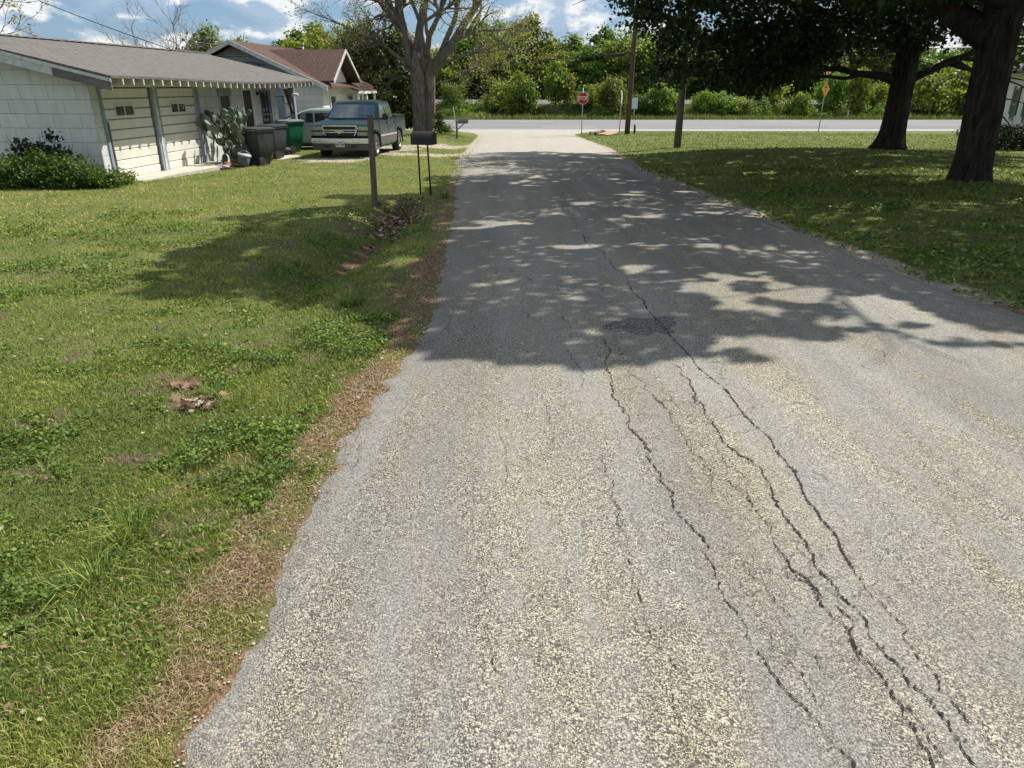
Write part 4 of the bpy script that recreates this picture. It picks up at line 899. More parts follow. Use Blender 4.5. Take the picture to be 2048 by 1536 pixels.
# planks, pots, rags
def pot(u, v, F, r, lean, m, label, cat='flower pot'):
    x = rx(u, v, F); o = empty('flower_pot', (x, F, th(x, F) + .01), 0, label, cat); o.rotation_euler = (lean, lean * .6, 0)
    MB().tube([(0, 0, 0), (0, 0, r * 1.5)], [r * .65, r], 16).build('pot', m, o); MB().tube([(0, 0, r * 1.5), (0, 0, r * 1.85)], [r * 1.12, r * 1.14], 16).build('rim', m, o)
M_TERR = pm('terracotta', (.35, .13, .06), (.24, .09, .05), .85, 8)
pot(455, 318, 21.5, .12, R(75), M_TERR, 'terracotta pot lying tipped over among the dead pads')
pot(536, 302, 24.0, .13, 0.0, M_TERR, 'small terracotta pot between the two dark bins')
x = rx(592, 300, 26.9); o = MB(); 
pot(572, 306, 26.2, .14, R(15), pm('dark_pot', (.04, .03, .025), None, .8), 'dark plastic pot with scruffy weeds left of the green bin')
x = rx(440, 318, 21.0); rag = MB(); blob(rag, (0, 0, .05), (.17, .12, .07), 16, 8, 3, .35); o = rag.build('blue_rag', pm('blue_cloth', (.05, .14, .38), (.30, .36, .48), .9, 14)); o.location = (x, 21.0, th(x, 21.0)); tag(o, 'crumpled blue and white cloth lying by the cactus foot', 'cloth')
for i, (u, v, F, a, L, lab) in enumerate(((430, 322, 20.8, 18, 1.0, 'brown timber edging board lying at the foot of the debris'), (462, 325, 20.9, 60, .5, 'short broken plank leaning on the debris by the tub'))):
    x = rx(u, v, F); o = MB().box(-L / 2, L / 2, -.045, .045, 0, .035).build('plank', pm('brown_plank', (.26, .15, .09), (.16, .10, .07), .85, 5, stretch=(1, 6, 6)), None, .004); o.location = (x, F, th(x, F) + .02); o.rotation_euler = (0, R(2 + 9 * i), R(a)); tag(o, lab, 'plank')

# ---- posts and mailboxes
M_POST = pm('grey_timber', (.155, .13, .10), (.085, .07, .055), .95, 7, .006, 14, stretch=(3, 3, .35))
px, py = -2.50, 13.3
o = MB().box(-.052, .052, -.052, .052, -.3, 1.60, taper=.0).build('timber_post', M_POST, None, .006); o.location = (px, py, th(px, py) - .02); o.rotation_euler = (R(.5), R(.9), R(12)); tag(o, 'square weathered timber post standing alone at the ditch edge', 'post')
mx, my = -1.72, 14.7; zg = -.25
MX = empty('black_mailbox', (mx, my, zg), R(-14), 'large rusty topped black mailbox on two thin black posts', 'mailbox')
for s in (-.13, .07):
    t = MB(); t.tube([(s * 1.1 + .03, 0, -.52), (s, 0, .80)], .018, 8); t.build('post', M_BLACK, MX)
mb = MB(); n = 14; prof = [(-.13, 0), (.13, 0)] + [(.13 * math.cos(R(t)), .13 + .115 * math.sin(R(t))) for t in range(0, 181, 15)]
mb.prism([(p, q) for p, q in prof], -.215, .215, 'x')
M_MBX = None
m, nt, b = newmat('rust_topped_black'); tc_ = N(nt, 'ShaderNodeTexCoord').outputs['Object']; s_ = N(nt, 'ShaderNodeSeparateXYZ'); nt.links.new(tc_, s_.inputs[0])
rf_ = maprange(nt, math_(nt, 'ADD', s_.outputs[2], math_(nt, 'MULTIPLY', math_(nt, 'SUBTRACT', noise(nt, tc_, 14, 5, .7), .5), .12)), .165, .215)
nt.links.new(mixc(nt, rf_, (.012, .012, .014), mixc(nt, maprange(nt, noise(nt, tc_, 30, 4), .35, .65), (.12, .045, .022), (.05, .025, .018))), b.inputs['Base Color']); b.inputs['Roughness'].default_value = .5
o = mb.build('box', m, MX); o.location = (0, 0, .80); bmx = o
MB().box(-.227, -.216, -.125, .125, .81, 1.0).build('door', M_BLACK, MX, .004); MB().box(.216, .224, -.12, .12, .81, 1.0).build('end_plate', M_BLACK, MX)
# small mailbox on an arm post, farther on
fx, fy = rx(914, 278, 42.2), 42.2; zf = float(base_h(0, fy))
F2 = empty('small_mailbox', (fx, fy, zf), 0, 'small grey green mailbox on a braced timber arm by the road end', 'mailbox')
MB().box(-.05, .05, -.05, .05, -.2, 1.05).build('post', M_TRIMD, F2, .006); MB().box(-.05, .62, -.045, .045, .88, .94).build('arm', M_TRIMD, F2)
MB().prism([(.05, .60), (.05, .52), (.46, .88), (.38, .88)], -.03, .03, 'y').build('brace', M_TRIMD, F2)
mb = MB(); mb.prism([(-.10, 0), (.10, 0)] + [(.10 * math.cos(R(t)), .12 + .10 * math.sin(R(t))) for t in range(0, 181, 20)], .08, .66, 'x'); o = mb.build('box', pm('grey_green_metal', (.20, .21, .17), (.14, .145, .12), .5, 6), F2); o.location = (0, 0, .94)
MB().box(-.02, .02, -.012, .012, 1.0, 1.75).build('white_flag_stick', M_WHITE, F2).rotation_euler = (0, R(-5), 0)

# ================================================================== POLES, SIGNS
M_POLE = pm('pole_wood', (.115, .072, .05), (.065, .042, .032), .95, 6, .006, 16, stretch=(3, 3, .25)); M_POLE2 = pm('grey_pole_wood', (.14, .12, .10), (.09, .078, .066), .95, 6, .006, 16, stretch=(3, 3, .25))
def pole(x, y, r, h, m, label, lean=(0, 0)):
    z = th(x, y); o = empty('utility_pole', (x, y, z), 0, label, 'utility pole', 'wooden utility poles')
    mb = MB(); mb.tube([(lean[0] * t * h, lean[1] * t * h, -.3 if t == 0 else h * t) for t in (0, .25, .5, .75, 1)], [r * (1.08 - .35 * t) for t in (0, .25, .5, .75, 1)], 16); mb.build('pole_shaft', m, o); return o
pxA, pyA = 7.75, 51.0; PA = pole(pxA, pyA, .165, 10.5, M_POLE, 'reddish wooden utility pole carrying the cables beside the stop sign', (.022, 0))
mb = MB(); mb.box(-1.1, 1.1, -.06, .06, 9.6, 9.72); mb.build('crossarm', M_POLE, PA)
for s in (-1, -.4, .4, 1): MB().tube([(s, 0, 9.72), (s, 0, 9.84)], .04, 8).build('insulator', M_METAL, PA)
PB = pole(7.1, 32.3, .145, 8.0, M_POLE2, 'grey wooden pole at the lawn edge, rising into the leaves', (.008, 0))
def cable(name, pts, r, label, sag=0, group=None):
    mb = MB(); P = []
    for a, b_ in zip(pts, pts[1:]):
        for i in range(13):
            t = i / 12; P.append(tuple(a[k] + (b_[k] - a[k]) * t - (sag * 4 * t * (1 - t) if k == 2 else 0) for k in range(3)))
    mb.tube(P, r, 5, smooth=True); o = mb.build(name, M_BLACK); tag(o, label, 'cable', group); return o
zA = th(pxA, pyA)
pxC, pyC = rx(846, 180, 57.0), 57.0; pole(pxC, pyC, .15, 5.6, M_POLE2, 'wooden pole hidden behind the grey forked tree')
c1 = cable('overhead_cable', [(pxC, pyC, zA + 4.35), (pxA, pyA, zA + 5.0), (95, 46, zA + 6.4)], .034, 'lower black overhead cable with a bulky splice case near the pole', .12)
MB().tube([(6.1, 51.6, zA + 4.80), (6.3, 51.6, zA + 4.82), (7.25, 51.3, zA + 4.90), (7.4, 51.3, zA + 4.92)], [.05, .13, .13, .05], 10).build('splice_case', M_BLACK, c1)
cable('overhead_cable', [(pxC, pyC, zA + 4.95), (pxA, pyA, zA + 5.5), (95, 46, zA + 7.0)], .02, 'upper thin overhead cable crossing in front of the tree line', .12)
cable('overhead_cable', [(-26.0, 30, 8.5), (-11.6, 26.9, 2.75)], .013, 'thin service wire sloping down to the garage roof', .35)
# stop sign
sx_, sy_ = rx(1163, 268, 51.5), 51.5; zs = float(base_h(0, sy_))
ST = empty('stop_sign', (sx_, sy_, zs), R(3), 'red octagonal stop sign on a thin steel post at the road end', 'stop sign')
t = MB(); t.tube([(0, 0, -.2), (0, 0, 2.95)], .032, 8); t.build('post', M_METAL, ST)
octg = lambda r: [(r * math.cos(R(22.5 + 45 * k)), 2.30 + r * math.sin(R(22.5 + 45 * k))) for k in range(8)]
MB().prism(octg(.39), -.045, -.038, 'y').build('border', M_WHITE, ST); M_RED = pm('sign_red', (.42, .018, .022), None, .45, 2); MB().prism(octg(.365), -.050, -.046, 'y').build('plate', M_RED, ST)
textmesh('STOP', .35, M_WHITE, ST, (0, -.053, 2.30), (R(90), 0, 0), sx=.78)
bl = MB().box(-.42, .30, -.012, .012, 2.74, 2.93).build('street_name_plate', pm('sign_green', (.015, .10, .06), None, .5), ST)
# thin edge-on sign on a post
ex, ey = rx(1239, 264, 52.0), 52.0; ES = empty('narrow_roadside_sign', (ex, ey, th(ex, ey)), R(78), 'white roadside sign seen edge-on between stop sign and wooden pole', 'road sign')
t = MB(); t.tube([(0, 0, -.2), (0, 0, 2.75)], .03, 8); t.build('post', M_METAL, ES); MB().box(-.3, .3, -.045, -.035, 1.95, 2.6).build('plate', M_WHITE, ES); MB().box(-.24, .24, .034, .04, 2.62, 2.78).build('upper_plate', M_WHITE, ES)
# meter cabinet behind the pole and stub
qx, qy = rx(1267, 240, 80.5), 80.5; CB = empty('utility_cabinet', (qx, qy, th(qx, qy)), 0, 'pale grey utility cabinet on a post across the highway behind the pole', 'utility cabinet')
MB().box(-.06, .06, -.06, .06, 0, 1.4).build('post', M_METAL, CB); MB().box(-.32, .32, -.15, .15, 1.2, 2.3).build('housing', pm('cabinet_grey', (.50, .53, .52), None, .5), CB, .02); MB().box(-.29, .29, -.158, -.151, 1.24, 2.26).build('door', pm('cabinet_door', (.55, .58, .57), None, .5), CB)
wx, wy = rx(1269, 263, 54.0), 54.0; o = MB(); o.tube([(0, 0, -.1), (0, 0, .5), (-.03, 0, .62)], [.08, .075, .06], 10); o = o.build('timber_stub', M_POST); o.location = (wx, wy, th(wx, wy)); tag(o, 'short grey timber stub just right of the reddish utility pole', 'post')
# warning signs
M_YEL = pm('sign_yellow', (.80, .36, .006), (.72, .31, .006), .4, 2)
yx, yy_ = rx(1637, 262, 57.6), 57.6; YS = empty('warning_sign', (yx, yy_, th(yx, yy_)), R(38), 'two yellow diamond warning signs stacked on one leaning post', 'road sign'); YS.rotation_euler = (0, R(.6), R(38))
t = MB(); t.tube([(0, 0, -.2), (0, 0, 4.5)], .035, 8); t.build('post', M_METAL, YS)
for i, (zc, r) in enumerate(((4.15, .60), (3.0, .58))):
    d = empty('diamond_plate', (0, -.045, zc)); d.parent = YS; d.rotation_euler = (0, 0, R(14) if i == 0 else 0)
    MB().prism([(0, -r), (r, 0), (0, r), (-r, 0)], 0, .008, 'y').build('plate', M_YEL, d, .0)
    MB().prism([(0, -r * .95), (r * .95, 0), (0, r * .95), (-r * .95, 0)], -.003, -.001, 'y').build('border', M_BLACK, d); MB().prism([(0, -r * .90), (r * .90, 0), (0, r * .90), (-r * .90, 0)], -.006, -.0035, 'y').build('face', M_YEL, d)
    s = MB()
    if i == 0: s.box(-.17, .17, -.012, -.0065, -.24, .26); s.box(-.24, .24, -.0118, -.0067, -.3, -.22)
    else: s.box(-.035, .035, -.012, -.0065, -.27, .28); s.box(-.2, .2, -.0119, -.0066, .1, .17); s.add([(-.1, -.0121, .26), (.1, -.0121, .26), (0, -.0121, .4)], [(0, 1, 2)])
    s.build('symbol', M_BLACK, d)
    if i == 0:
        for zq in (.16, .01, -.14): MB().tube([(0, -.0125, zq), (0, -.015, zq)], .05, 10).build('symbol_dot', M_YEL, d)
def stake(u, v, F, h, label):
    x = rx(u, v, F); o = empty('marker_stake', (x, F, th(x, F)), 0, label, 'marker post'); MB().box(-.04, .04, -.02, .02, 0, h).build('stake', M_WHITE, o); MB().box(-.045, .045, -.024, -.021, h - .2, h - .05).build('reflector', M_METAL, o)
stake(1694, 240, 80.2, 1.0, 'thin white marker stake across the highway near the right-hand trees')
# rusty plate leaning over a concrete culvert head by the junction
rx_, ry_ = rx(1205, 270, 50.0), 50.0; CH = empty('culvert_head', (rx(1196, 270, 50.0), 50.4, th(5.7, 50.4)), R(8), 'grey concrete culvert head under the rusty plate by the stop sign', 'culvert')
mb = MB(); mb.box(-.55, .05, -.1, .1, -.1, .24); mb.box(-.5, -.36, -.6, -.1, -.1, .2); mb.build('headwall', M_CONC, CH, .02); t = MB(); t.tube([(-.2, -.11, .08), (-.2, -.02, .08)], .11, 12); t.build('pipe_mouth', M_BLACK, CH)
RP = MB().box(-.72, .72, -.45, .45, 0, .03).build('rusty_plate', pm('rusty_steel', (.30, .17, .10), (.42, .27, .18), .8, 3, .004), None, .004); RP.location = (rx(1212, 270, 50.6), 50.6, th(6.2, 50.6) + .12); RP.rotation_euler = (R(11), R(5), R(-14)); tag(RP, 'flat rusty tan steel plate lying tilted on the verge', 'steel plate')
rk = MB(); blob(rk, (0, 0, .1), (.3, .22, .16), 12, 6, 8, .2); o = rk.build('rock', pm('dark_rock', (.09, .06, .05), None, .95, 6)); o.location = (rx(1204, 264, 52.2), 52.2, th(6.4, 52.2)); tag(o, 'dark rounded rock just behind the rusty plate', 'rock')
# ================================================================== LEAVES AND BLADES (numpy)
def leaf_arrays(P, size, rng, aspect=.75, up=.35, shape=5, outward=None, jit=.35):
    """flat polygon leaves at points P"""
    n = len(P); d = rng.normal(size=(n, 3)); d /= np.linalg.norm(d, axis=1)[:, None]
    nr = rng.normal(size=(n, 3)); nr[:, 2] += up * 3
    if outward is not None: nr += outward * 1.2
    nr /= np.linalg.norm(nr, axis=1)[:, None]
    u = np.cross(nr, d); u /= np.linalg.norm(u, axis=1)[:, None] + 1e-9; v = np.cross(nr, u)
    s = size * rng.uniform(1 - jit, 1 + jit, n)[:, None]
    if shape == 4: Q = [(-.5, 0), (0, -.5 * aspect), (.5, 0), (0, .5 * aspect)]
    elif shape == 5: Q = [(-.5, -.12), (-.1, -.5 * aspect), (.5, 0), (-.1, .5 * aspect), (-.5, .12)]
    elif shape == 9: Q = [(-.5, 0), (-.22, -.42), (-.02, -.22), (.22, -.45), (.2, -.14), (.52, 0), (.2, .14), (.22, .45), (-.02, .22), (-.22, .42)]
    else: Q = [(-.5, 0), (-.25, -.5 * aspect), (.25, -.42 * aspect), (.5, 0), (.25, .42 * aspect), (-.25, .5 * aspect)]
    k = len(Q); V = np.stack([P + u * s * a + v * s * b_ + nr * s * (abs(b_) * .22) for a, b_ in Q], 1).reshape(-1, 3)
    F = np.arange(n * k).reshape(n, k); return V, F, k
def leaf_mesh(name, P, size, rng, rnd=None, **kw):
    V, F, k = leaf_arrays(P, size, rng, **kw)
    r = rng.uniform(0, 1, len(P)) if rnd is None else np.clip(rnd, 0, 1)
    return npmesh(name, V, F, dict(rnd=np.repeat(r, k)))
def blade_mesh(name, X, Y, H, W, rng, rnd, bend=.5, Z=None, dirv=None, sink=.01):
    n = len(X); Z = terrain(X, Y) if Z is None else Z
    a = rng.uniform(0, 2 * np.pi, n) if dirv is None else dirv; bx, by = np.cos(a), np.sin(a)
    f = rng.uniform(0, 2 * np.pi, n); wx, wy = np.cos(f) * W / 2, np.sin(f) * W / 2
    b_ = bend * rng.uniform(.3, 1.5, n) * H
    V = np.empty((n, 5, 3)); z0 = Z - sink
    V[:, 0] = np.stack([X - wx, Y - wy, z0], 1); V[:, 1] = np.stack([X + wx, Y + wy, z0], 1)
    mx, my = X + bx * b_ * .3, Y + by * b_ * .3; zm = z0 + H * .6
    V[:, 2] = np.stack([mx + wx * .8, my + wy * .8, zm], 1); V[:, 3] = np.stack([mx - wx * .8, my - wy * .8, zm], 1)
    V[:, 4] = np.stack([X + bx * b_, Y + by * b_, z0 + H * np.clip(1.0 - .35 * b_ / np.maximum(H, 1e-6), .45, 1)], 1)
    i = np.arange(n)[:, None] * 5
    me = bpy.data.meshes.new(name); me.vertices.add(n * 5); me.vertices.foreach_set('co', V.astype(np.float32).ravel())
    loops = np.concatenate([i + np.array([[0, 1, 2, 3]]), i + np.array([[3, 2, 4]])], 1).ravel().astype(np.int32)
    me.loops.add(len(loops)); me.loops.foreach_set('vertex_index', loops)
    me.polygons.add(2 * n); ls = (np.arange(n)[:, None] * 7 + np.array([[0, 4]])).ravel().astype(np.int32); me.polygons.foreach_set('loop_start', ls)
    me.update(calc_edges=True); at = me.attributes.new('rnd', 'FLOAT', 'POINT'); at.data.foreach_set('value', np.repeat(np.clip(rnd, 0, 1), 5).astype(np.float32))
    return me

# ---- leaf materials
L_LAWN = leafmat('lawn_blade', [(.05, .09, .020), (.12, .18, .036), (.21, .275, .055), (.32, .355, .085), (.44, .41, .15), (.44, .36, .19), (.36, .25, .15)], .3, (1.2, 1.15, .6), .6)
L_LAWN_SHADE = leafmat('shade_toned_lawn_blade', [(.025, .05, .012), (.06, .105, .02), (.115, .17, .034), (.19, .25, .055), (.26, .29, .08), (.32, .30, .12)], .3, (1.2, 1.15, .6), .6)  # tree shade put into the blade colour, darker and greener than the left lawn
L_WEED = leafmat('weed_leaf', [(.05, .085, .018), (.09, .145, .026), (.15, .215, .036), (.21, .28, .055)], .32, (1.2, 1.2, .5), .5)
L_STRAW = leafmat('straw', [(.10, .055, .03), (.22, .13, .07), (.36, .25, .14), (.48, .38, .24), (.10, .13, .04)], .2, (1.1, 1, .8), .8)
L_DEAD = leafmat('dead_leaf', [(.07, .04, .025), (.16, .09, .05), (.30, .20, .12), (.52, .44, .34)], .1, (1, .9, .7), .8)
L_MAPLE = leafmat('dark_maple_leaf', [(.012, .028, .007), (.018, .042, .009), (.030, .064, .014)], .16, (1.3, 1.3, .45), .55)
L_SPARSE = leafmat('young_leaf', [(.16, .19, .06), (.25, .27, .09), (.36, .36, .16)], .45, (1.15, 1.1, .5), .5)
L_BG = leafmat('tree_leaf', [(.075, .12, .03), (.115, .175, .038), (.17, .24, .05)], .5, (1.25, 1.2, .5), .5, vary=.45)
L_BGY = leafmat('yellow_green_leaf', [(.12, .18, .035), (.17, .25, .045), (.24, .32, .07)], .5, (1.2, 1.2, .5), .5, vary=.4)
L_DKB = leafmat('evergreen_leaf', [(.03, .05, .016), (.05, .075, .022), (.11, .11, .03)], .2, (1.2, 1.2, .5), .4, vary=.5)
L_GRASSB = leafmat('bank_grass', [(.09, .13, .035), (.16, .20, .055), (.26, .27, .11), (.42, .37, .22)], .3, (1.2, 1.1, .6), .7)
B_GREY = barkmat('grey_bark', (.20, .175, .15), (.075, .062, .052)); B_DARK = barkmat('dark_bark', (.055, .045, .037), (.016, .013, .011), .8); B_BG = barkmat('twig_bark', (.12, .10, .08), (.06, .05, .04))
B_PALE = barkmat('bare_twig_bark', (.30, .27, .25), (.20, .18, .17))

# ---- tree skeleton
def bent(p, d, L, rg, n=5, wob=.14, up=.0):
    pts = [p.copy()]; d = d.normalized()
    for i in range(n):
        d = (d + Vector((rg.gauss(0, wob), rg.gauss(0, wob), rg.gauss(0, wob * .8) + up))).normalized(); p = p + d * (L / n); pts.append(p.copy())
    return pts, d
def grow(mb, tips, p, d, L, r, lv, mx_, rg, up=.03, wob=.14, kids=(3, 5), spread=.75, shrink=.62, start=.3, sides=(12, 8, 6, 4, 3, 3), minr=.006):
    n = 6 if lv < 3 else 4
    pts, de = bent(p, d, L, rg, n, wob * (1 + .15 * lv), up); rt = max(r * (.42 if lv < mx_ else .3), minr * .7)
    mb.tube(pts, [r + (rt - r) * i / n for i in range(n + 1)], sides[min(lv, len(sides) - 1)], caps=lv < 3)
    if lv >= mx_: tips += [pts[-1], pts[-2], pts[n // 2]]; return
    k = rg.randint(*kids); ks = [1.0] + [rg.uniform(start, .95) for _ in range(k)]
    for j, t in enumerate(ks):
        q = t * n; i = min(int(q), n - 1); f = q - i; b_ = pts[i].lerp(pts[i + 1], f); dd = (pts[i + 1] - pts[i]).normalized()
        rn = Vector((rg.gauss(0, 1), rg.gauss(0, 1), rg.gauss(0, .8))); rn = (rn - dd * rn.dot(dd)).normalized()
        s = spread * rg.uniform(.6, 1.25) * (.45 if j == 0 else 1); nd = (dd + rn * s).normalized()
        grow(mb, tips, b_, nd, L * shrink * rg.uniform(.75, 1.2), max((r + (rt - r) * t) * (.72 if j else .9), minr), lv + 1, mx_, rg, up, wob, kids, spread, shrink, start, sides, minr)
def rough_trunk(amp, fr, seed, flare=None, ph=0):
    def f(p, a, i):
        x = math.cos(a + p.z * .10) * fr; y = math.sin(a + p.z * .10) * fr; q = float(fbm(x * 1.0 + 31, y + p.z * .55 + seed, 3, seed)); ridge = 1 - abs(2 * q - 1) * 2
        fl = 0
        if flare: fl = flare[0] * math.exp(-max(p.z, 0) / flare[1]) * (1 + .45 * math.sin(a * 5 + seed) + .25 * math.sin(a * 3 + 1 + seed))
        return 1 + amp * ridge + fl
    return f

# ---- the big half-bare tree by the drive
rg = random.Random(77); bx, by = rx(848, 264, 46.0), 46.0; bz = CAMZ - 2.60
BT = empty('large_half_bare_tree', (bx, by, bz), 0, 'large grey forked tree with sparse young leaves behind the pickup', 'tree')
mb = MB(); NZ = 30
def trunk(mb, base, top, r0, r1, seed, flare, curve=(0, 0), nz=NZ, sides=40, amp=.09, fr=3.2, tap=1.0):
    pts = []; 
    for i in range(nz + 1):
        t = i / nz; pts.append(Vector(base).lerp(Vector(top), t) + Vector((curve[0] * math.sin(math.pi * t), curve[1] * math.sin(math.pi * t), 0)))
    mb.tube(pts, [(r0 + (r1 - r0) * (i / nz) ** .8) * (1 - (1 - tap) * max(0, (i / nz - .72) / .28) ** 1.5) for i in range(nz + 1)], sides, rough=rough_trunk(amp, fr, seed, flare))
trunk(mb, (-.20, 0, -.2), (-.26, 0, 4.6), .39, .39, 3, (.3, .35), tap=.45); trunk(mb, (.36, .15, -.2), (.48, .2, 4.5), .28, .34, 9, (.3, .35), tap=.45)
tips = []; kw = dict(up=.02, wob=.13, kids=(4, 5), spread=.8, shrink=.60, start=.25)
for (p, d, L, r) in (((-.36, 0, 3.2), (-.42, .1, 1), 6.2, .24), ((-.25, 0, 3.4), (-.06, .1, 1), 7.2, .28), ((.10, 0, 3.4), (.14, -.15, 1), 6.4, .21), ((.40, .1, 3.2), (.52, 0, 1), 7.2, .29), ((.5, .2, 3.5), (.95, .3, .85), 6.2, .20),
                     ((-.5, 0, 3.6), (-1, -.3, .5), 3.6, .13), ((.8, .1, 3.8), (1, -.4, .22), 3.6, .12), ((-.2, .3, 4.2), (-.2, .8, .8), 5.4, .26), ((.3, -.2, 4.2), (.3, -.8, .7), 4.8, .2), ((-.7, 0, 3.0), (-1, .2, .3), 2.6, .07), ((.85, .1, 2.8), (1, 0, .25), 2.4, .06)):
    grow(mb, tips, Vector(p), Vector(d), L, r, 1, 4, rg, **kw)
mb.build('trunk', B_GREY, BT)
rn = np.random.default_rng(4); T_ = np.array([tuple(t) for t in tips]); 
P = T_[rn.integers(0, len(T_), 24000)] + rn.normal(0, .15, (24000, 3))
link('crown', leaf_mesh('crown', P, .095, rn, aspect=.5, shape=5, up=0), L_SPARSE, BT)
print('big tree', len(tips), len(mb.v))

# ---- shade trees on the right: crown sampled as leaf clumps
SX, SY = SD.x / SD.z, SD.y / SD.z
def shade_ok(P, ground=-.3):
    """keeps a leaf only where its shadow would fall in the shaded part of street and lawn"""
    h = P[:, 2] - ground - .0; sx = P[:, 0] - SX * h; sy = P[:, 1] - SY * h
    zz_ = base_h(0, sy); h = P[:, 2] - zz_; sx = P[:, 0] - SX * h; sy = P[:, 1] - SY * h
    n = (fbm(sx * .9, sy * .9, 4, 61) - .5); n2 = (fbm(sx * .35, sy * .35, 2, 62) - .5)
    near = 4.75 + n * 1.8 + np.where(sx > 2.2, (sx - 2.2) * .1, 0) + 1.35 * sstep(-sx, .5, 1.7) ; ok = sy > near
    lim = -3.8 + n * 2.4 + .055 * np.clip(sy - 8, 0, 30) + n2 * 1.0
    lim = np.where(sy > 14.8, -1.9 + n * 1.6, lim); ok &= sx > lim
    fl = np.interp(sx, [-4, -1.5, 1, 4, 7, 10, 15, 22, 30], [29, 29.5, 30.0, 28.5, 30, 31, 32.5, 33.5, 35]) + n * 2.0; ok &= sy < fl
    hole = fbm(sx * 1.6 + 5, sy * 1.6, 3, 63); hole2 = fbm(sx * 5 + 5, sy * 5, 2, 66)
    edge = np.exp(-((sy - 5.6) / .8) ** 2) * sstep(sx, .6, 1.5)
    ok &= hole < .735 - edge * .225 + .06 * sstep(sx, 5, 7)
    ok &= ~((hole2 > .76 + .05 * sstep(sx, 5, 7)) & (hole > .50))
    ok &= sstep(sx, 4.5, 6.5) * .0 + hole < .75
    return ok
def shade_tree(name, x, y, z, label, H0, r0, r1, crown, clumps, per, seed, limbs, lsize, flare, nz=46, curve=(0, 0), name_low=False):
    o = empty(name, (x, y, z), 0, label, 'tree', 'big shade trees on the right-hand lawn'); rg = random.Random(seed); mb = MB()
    trunk(mb, (0, 0, -.25), (curve[0], curve[1], H0), r0, r1, seed, flare, nz=nz, sides=84, amp=.085, fr=8.0)
    if name_low: mb.tube([(-.25, 0, 2.55), (-.9, .02, 2.72), (-1.8, .05, 2.8), (-2.6, .0, 2.98), (-3.4, .1, 2.95), (-4.3, .2, 3.08), (-5.3, .3, 3.12)], [.20, .15, .125, .11, .085, .07, .05], 12); mb.tube([(-1.6, .05, 2.78), (-2.3, -.1, 2.62), (-3.2, -.2, 2.70), (-4.2, -.3, 2.6)], [.09, .07, .06, .03], 8)
    tips = []
    for (p, d, L, r, mxl) in limbs: grow(mb, tips, Vector(p), Vector(d), L, r, 1, mxl, rg, up=.0, wob=.16, kids=(3, 4), spread=.8, shrink=.6, sides=(20, 14, 8, 5, 3, 3))
    mb.build('trunk', B_DARK, o)
    rn = np.random.default_rng(seed); (cx, cy, cz), (ra, rb, rc) = crown
    d = rn.normal(size=(clumps, 3)); d /= np.linalg.norm(d, axis=1)[:, None]; rr = rn.uniform(.25, 1, clumps) ** .45
    Cc = np.stack([cx + d[:, 0] * ra * rr, cy + d[:, 1] * rb * rr, cz + d[:, 2] * rc * rr], 1)
    if name_low:
        q = np.stack([rn.uniform(5.2, 11.0, 95), rn.uniform(25.5, 30.5, 95), rn.uniform(1.5, 3.6, 95)], 1); Cc = np.concatenate([Cc, q])
    if tips: Cc = np.concatenate([Cc, np.array([tuple(Vector(t) + o.location) for t in tips])[::3]])
    P = Cc[rn.integers(0, len(Cc), clumps * per)]; q = rn.normal(size=P.shape); P = P + q * np.array([.42, .42, .26]) * rn.uniform(.5, 1.3, (len(P), 1))
    return o, P, rn
t1 = (10.35, 16.7); z1 = th(*t1)
T1, P1, rn1 = shade_tree('shade_tree', *t1, z1, 'nearer big shade tree with deeply furrowed dark trunk at the right edge', 4.4, .35, .36, ((8.2, 15.6, 6.9), (8.8, 9.2, 3.6)), 980, 125, 21,
    [((-.3, .0, 2.9), (-.85, .35, .75), 5.5, .30, 3), ((-.2, 0, 3.8), (.5, .3, 1), 5, .32, 3), ((0, -.1, 3.9), (-.35, -.7, .8), 5.5, .24, 3), ((0, 0, 4.2), (0, .1, 1), 5, .34, 3), ((-.2, .2, 3.5), (.8, .7, .5), 5, .22, 3), ((-.3, -.2, 3.6), (-1, -.4, .5), 6.2, .2, 3)], .15, (.22, .28), curve=(-.16, 0))
keep = shade_ok(P1) & (P1[:, 2] > 2.35 + .25 * np.clip(17 - P1[:, 1], 0, 20) * 0.4) & ~((np.abs(P1[:, 0] - .62 * P1[:, 1]) < .9) & (P1[:, 1] < 16.5) & (P1[:, 2] < 3.2))
P1 = P1[keep]
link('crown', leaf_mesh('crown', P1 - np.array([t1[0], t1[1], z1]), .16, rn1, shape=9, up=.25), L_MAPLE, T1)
t2 = (15.25, 30.3); z2 = th(*t2)
T2, P2, rn2 = shade_tree('shade_tree', *t2, z2, 'farther big shade tree with flared dark trunk and long low limbs', 4.3, .43, .40, ((11.8, 29.8, 6.4), (9.6, 7.2, 4.0)), 900, 110, 22,
    [((-5.2, .3, 3.12), (-1, .1, .05), 1.2, .045, 2), ((-3.0, -.1, 2.95), (-1, -.35, .0), 2.6, .05, 2), ((-3.2, .1, 3.05), (-.6, .2, .8), 1.6, .05, 2), ((.3, 0, 2.6), (.9, .1, .45), 4.6, .16, 3), ((-.2, 0, 4.0), (-.6, .1, 1), 5.5, .30, 3), ((.2, 0, 4.0), (.5, 0, 1), 5.5, .32, 3), ((0, -.2, 3.8), (-.5, -.9, .5), 5.5, .2, 3), ((-.1, .3, 3.9), (-.4, .9, .7), 5, .2, 3), ((-.2, 0, 3.6), (-1, -.4, .5), 6.5, .2, 3)], .16, (.62, .34), name_low=True)
lowz = np.interp(P2[:, 0], [3, 5, 7.5, 9, 10, 12.5, 14, 17, 20], [2.6, 1.7, 1.4, 1.35, 1.9, 3.1, 3.0, 2.6, 2.3]) + (fbm(P2[:, 0] * .8, P2[:, 1] * .8, 3, 71) - .5) * 1.6
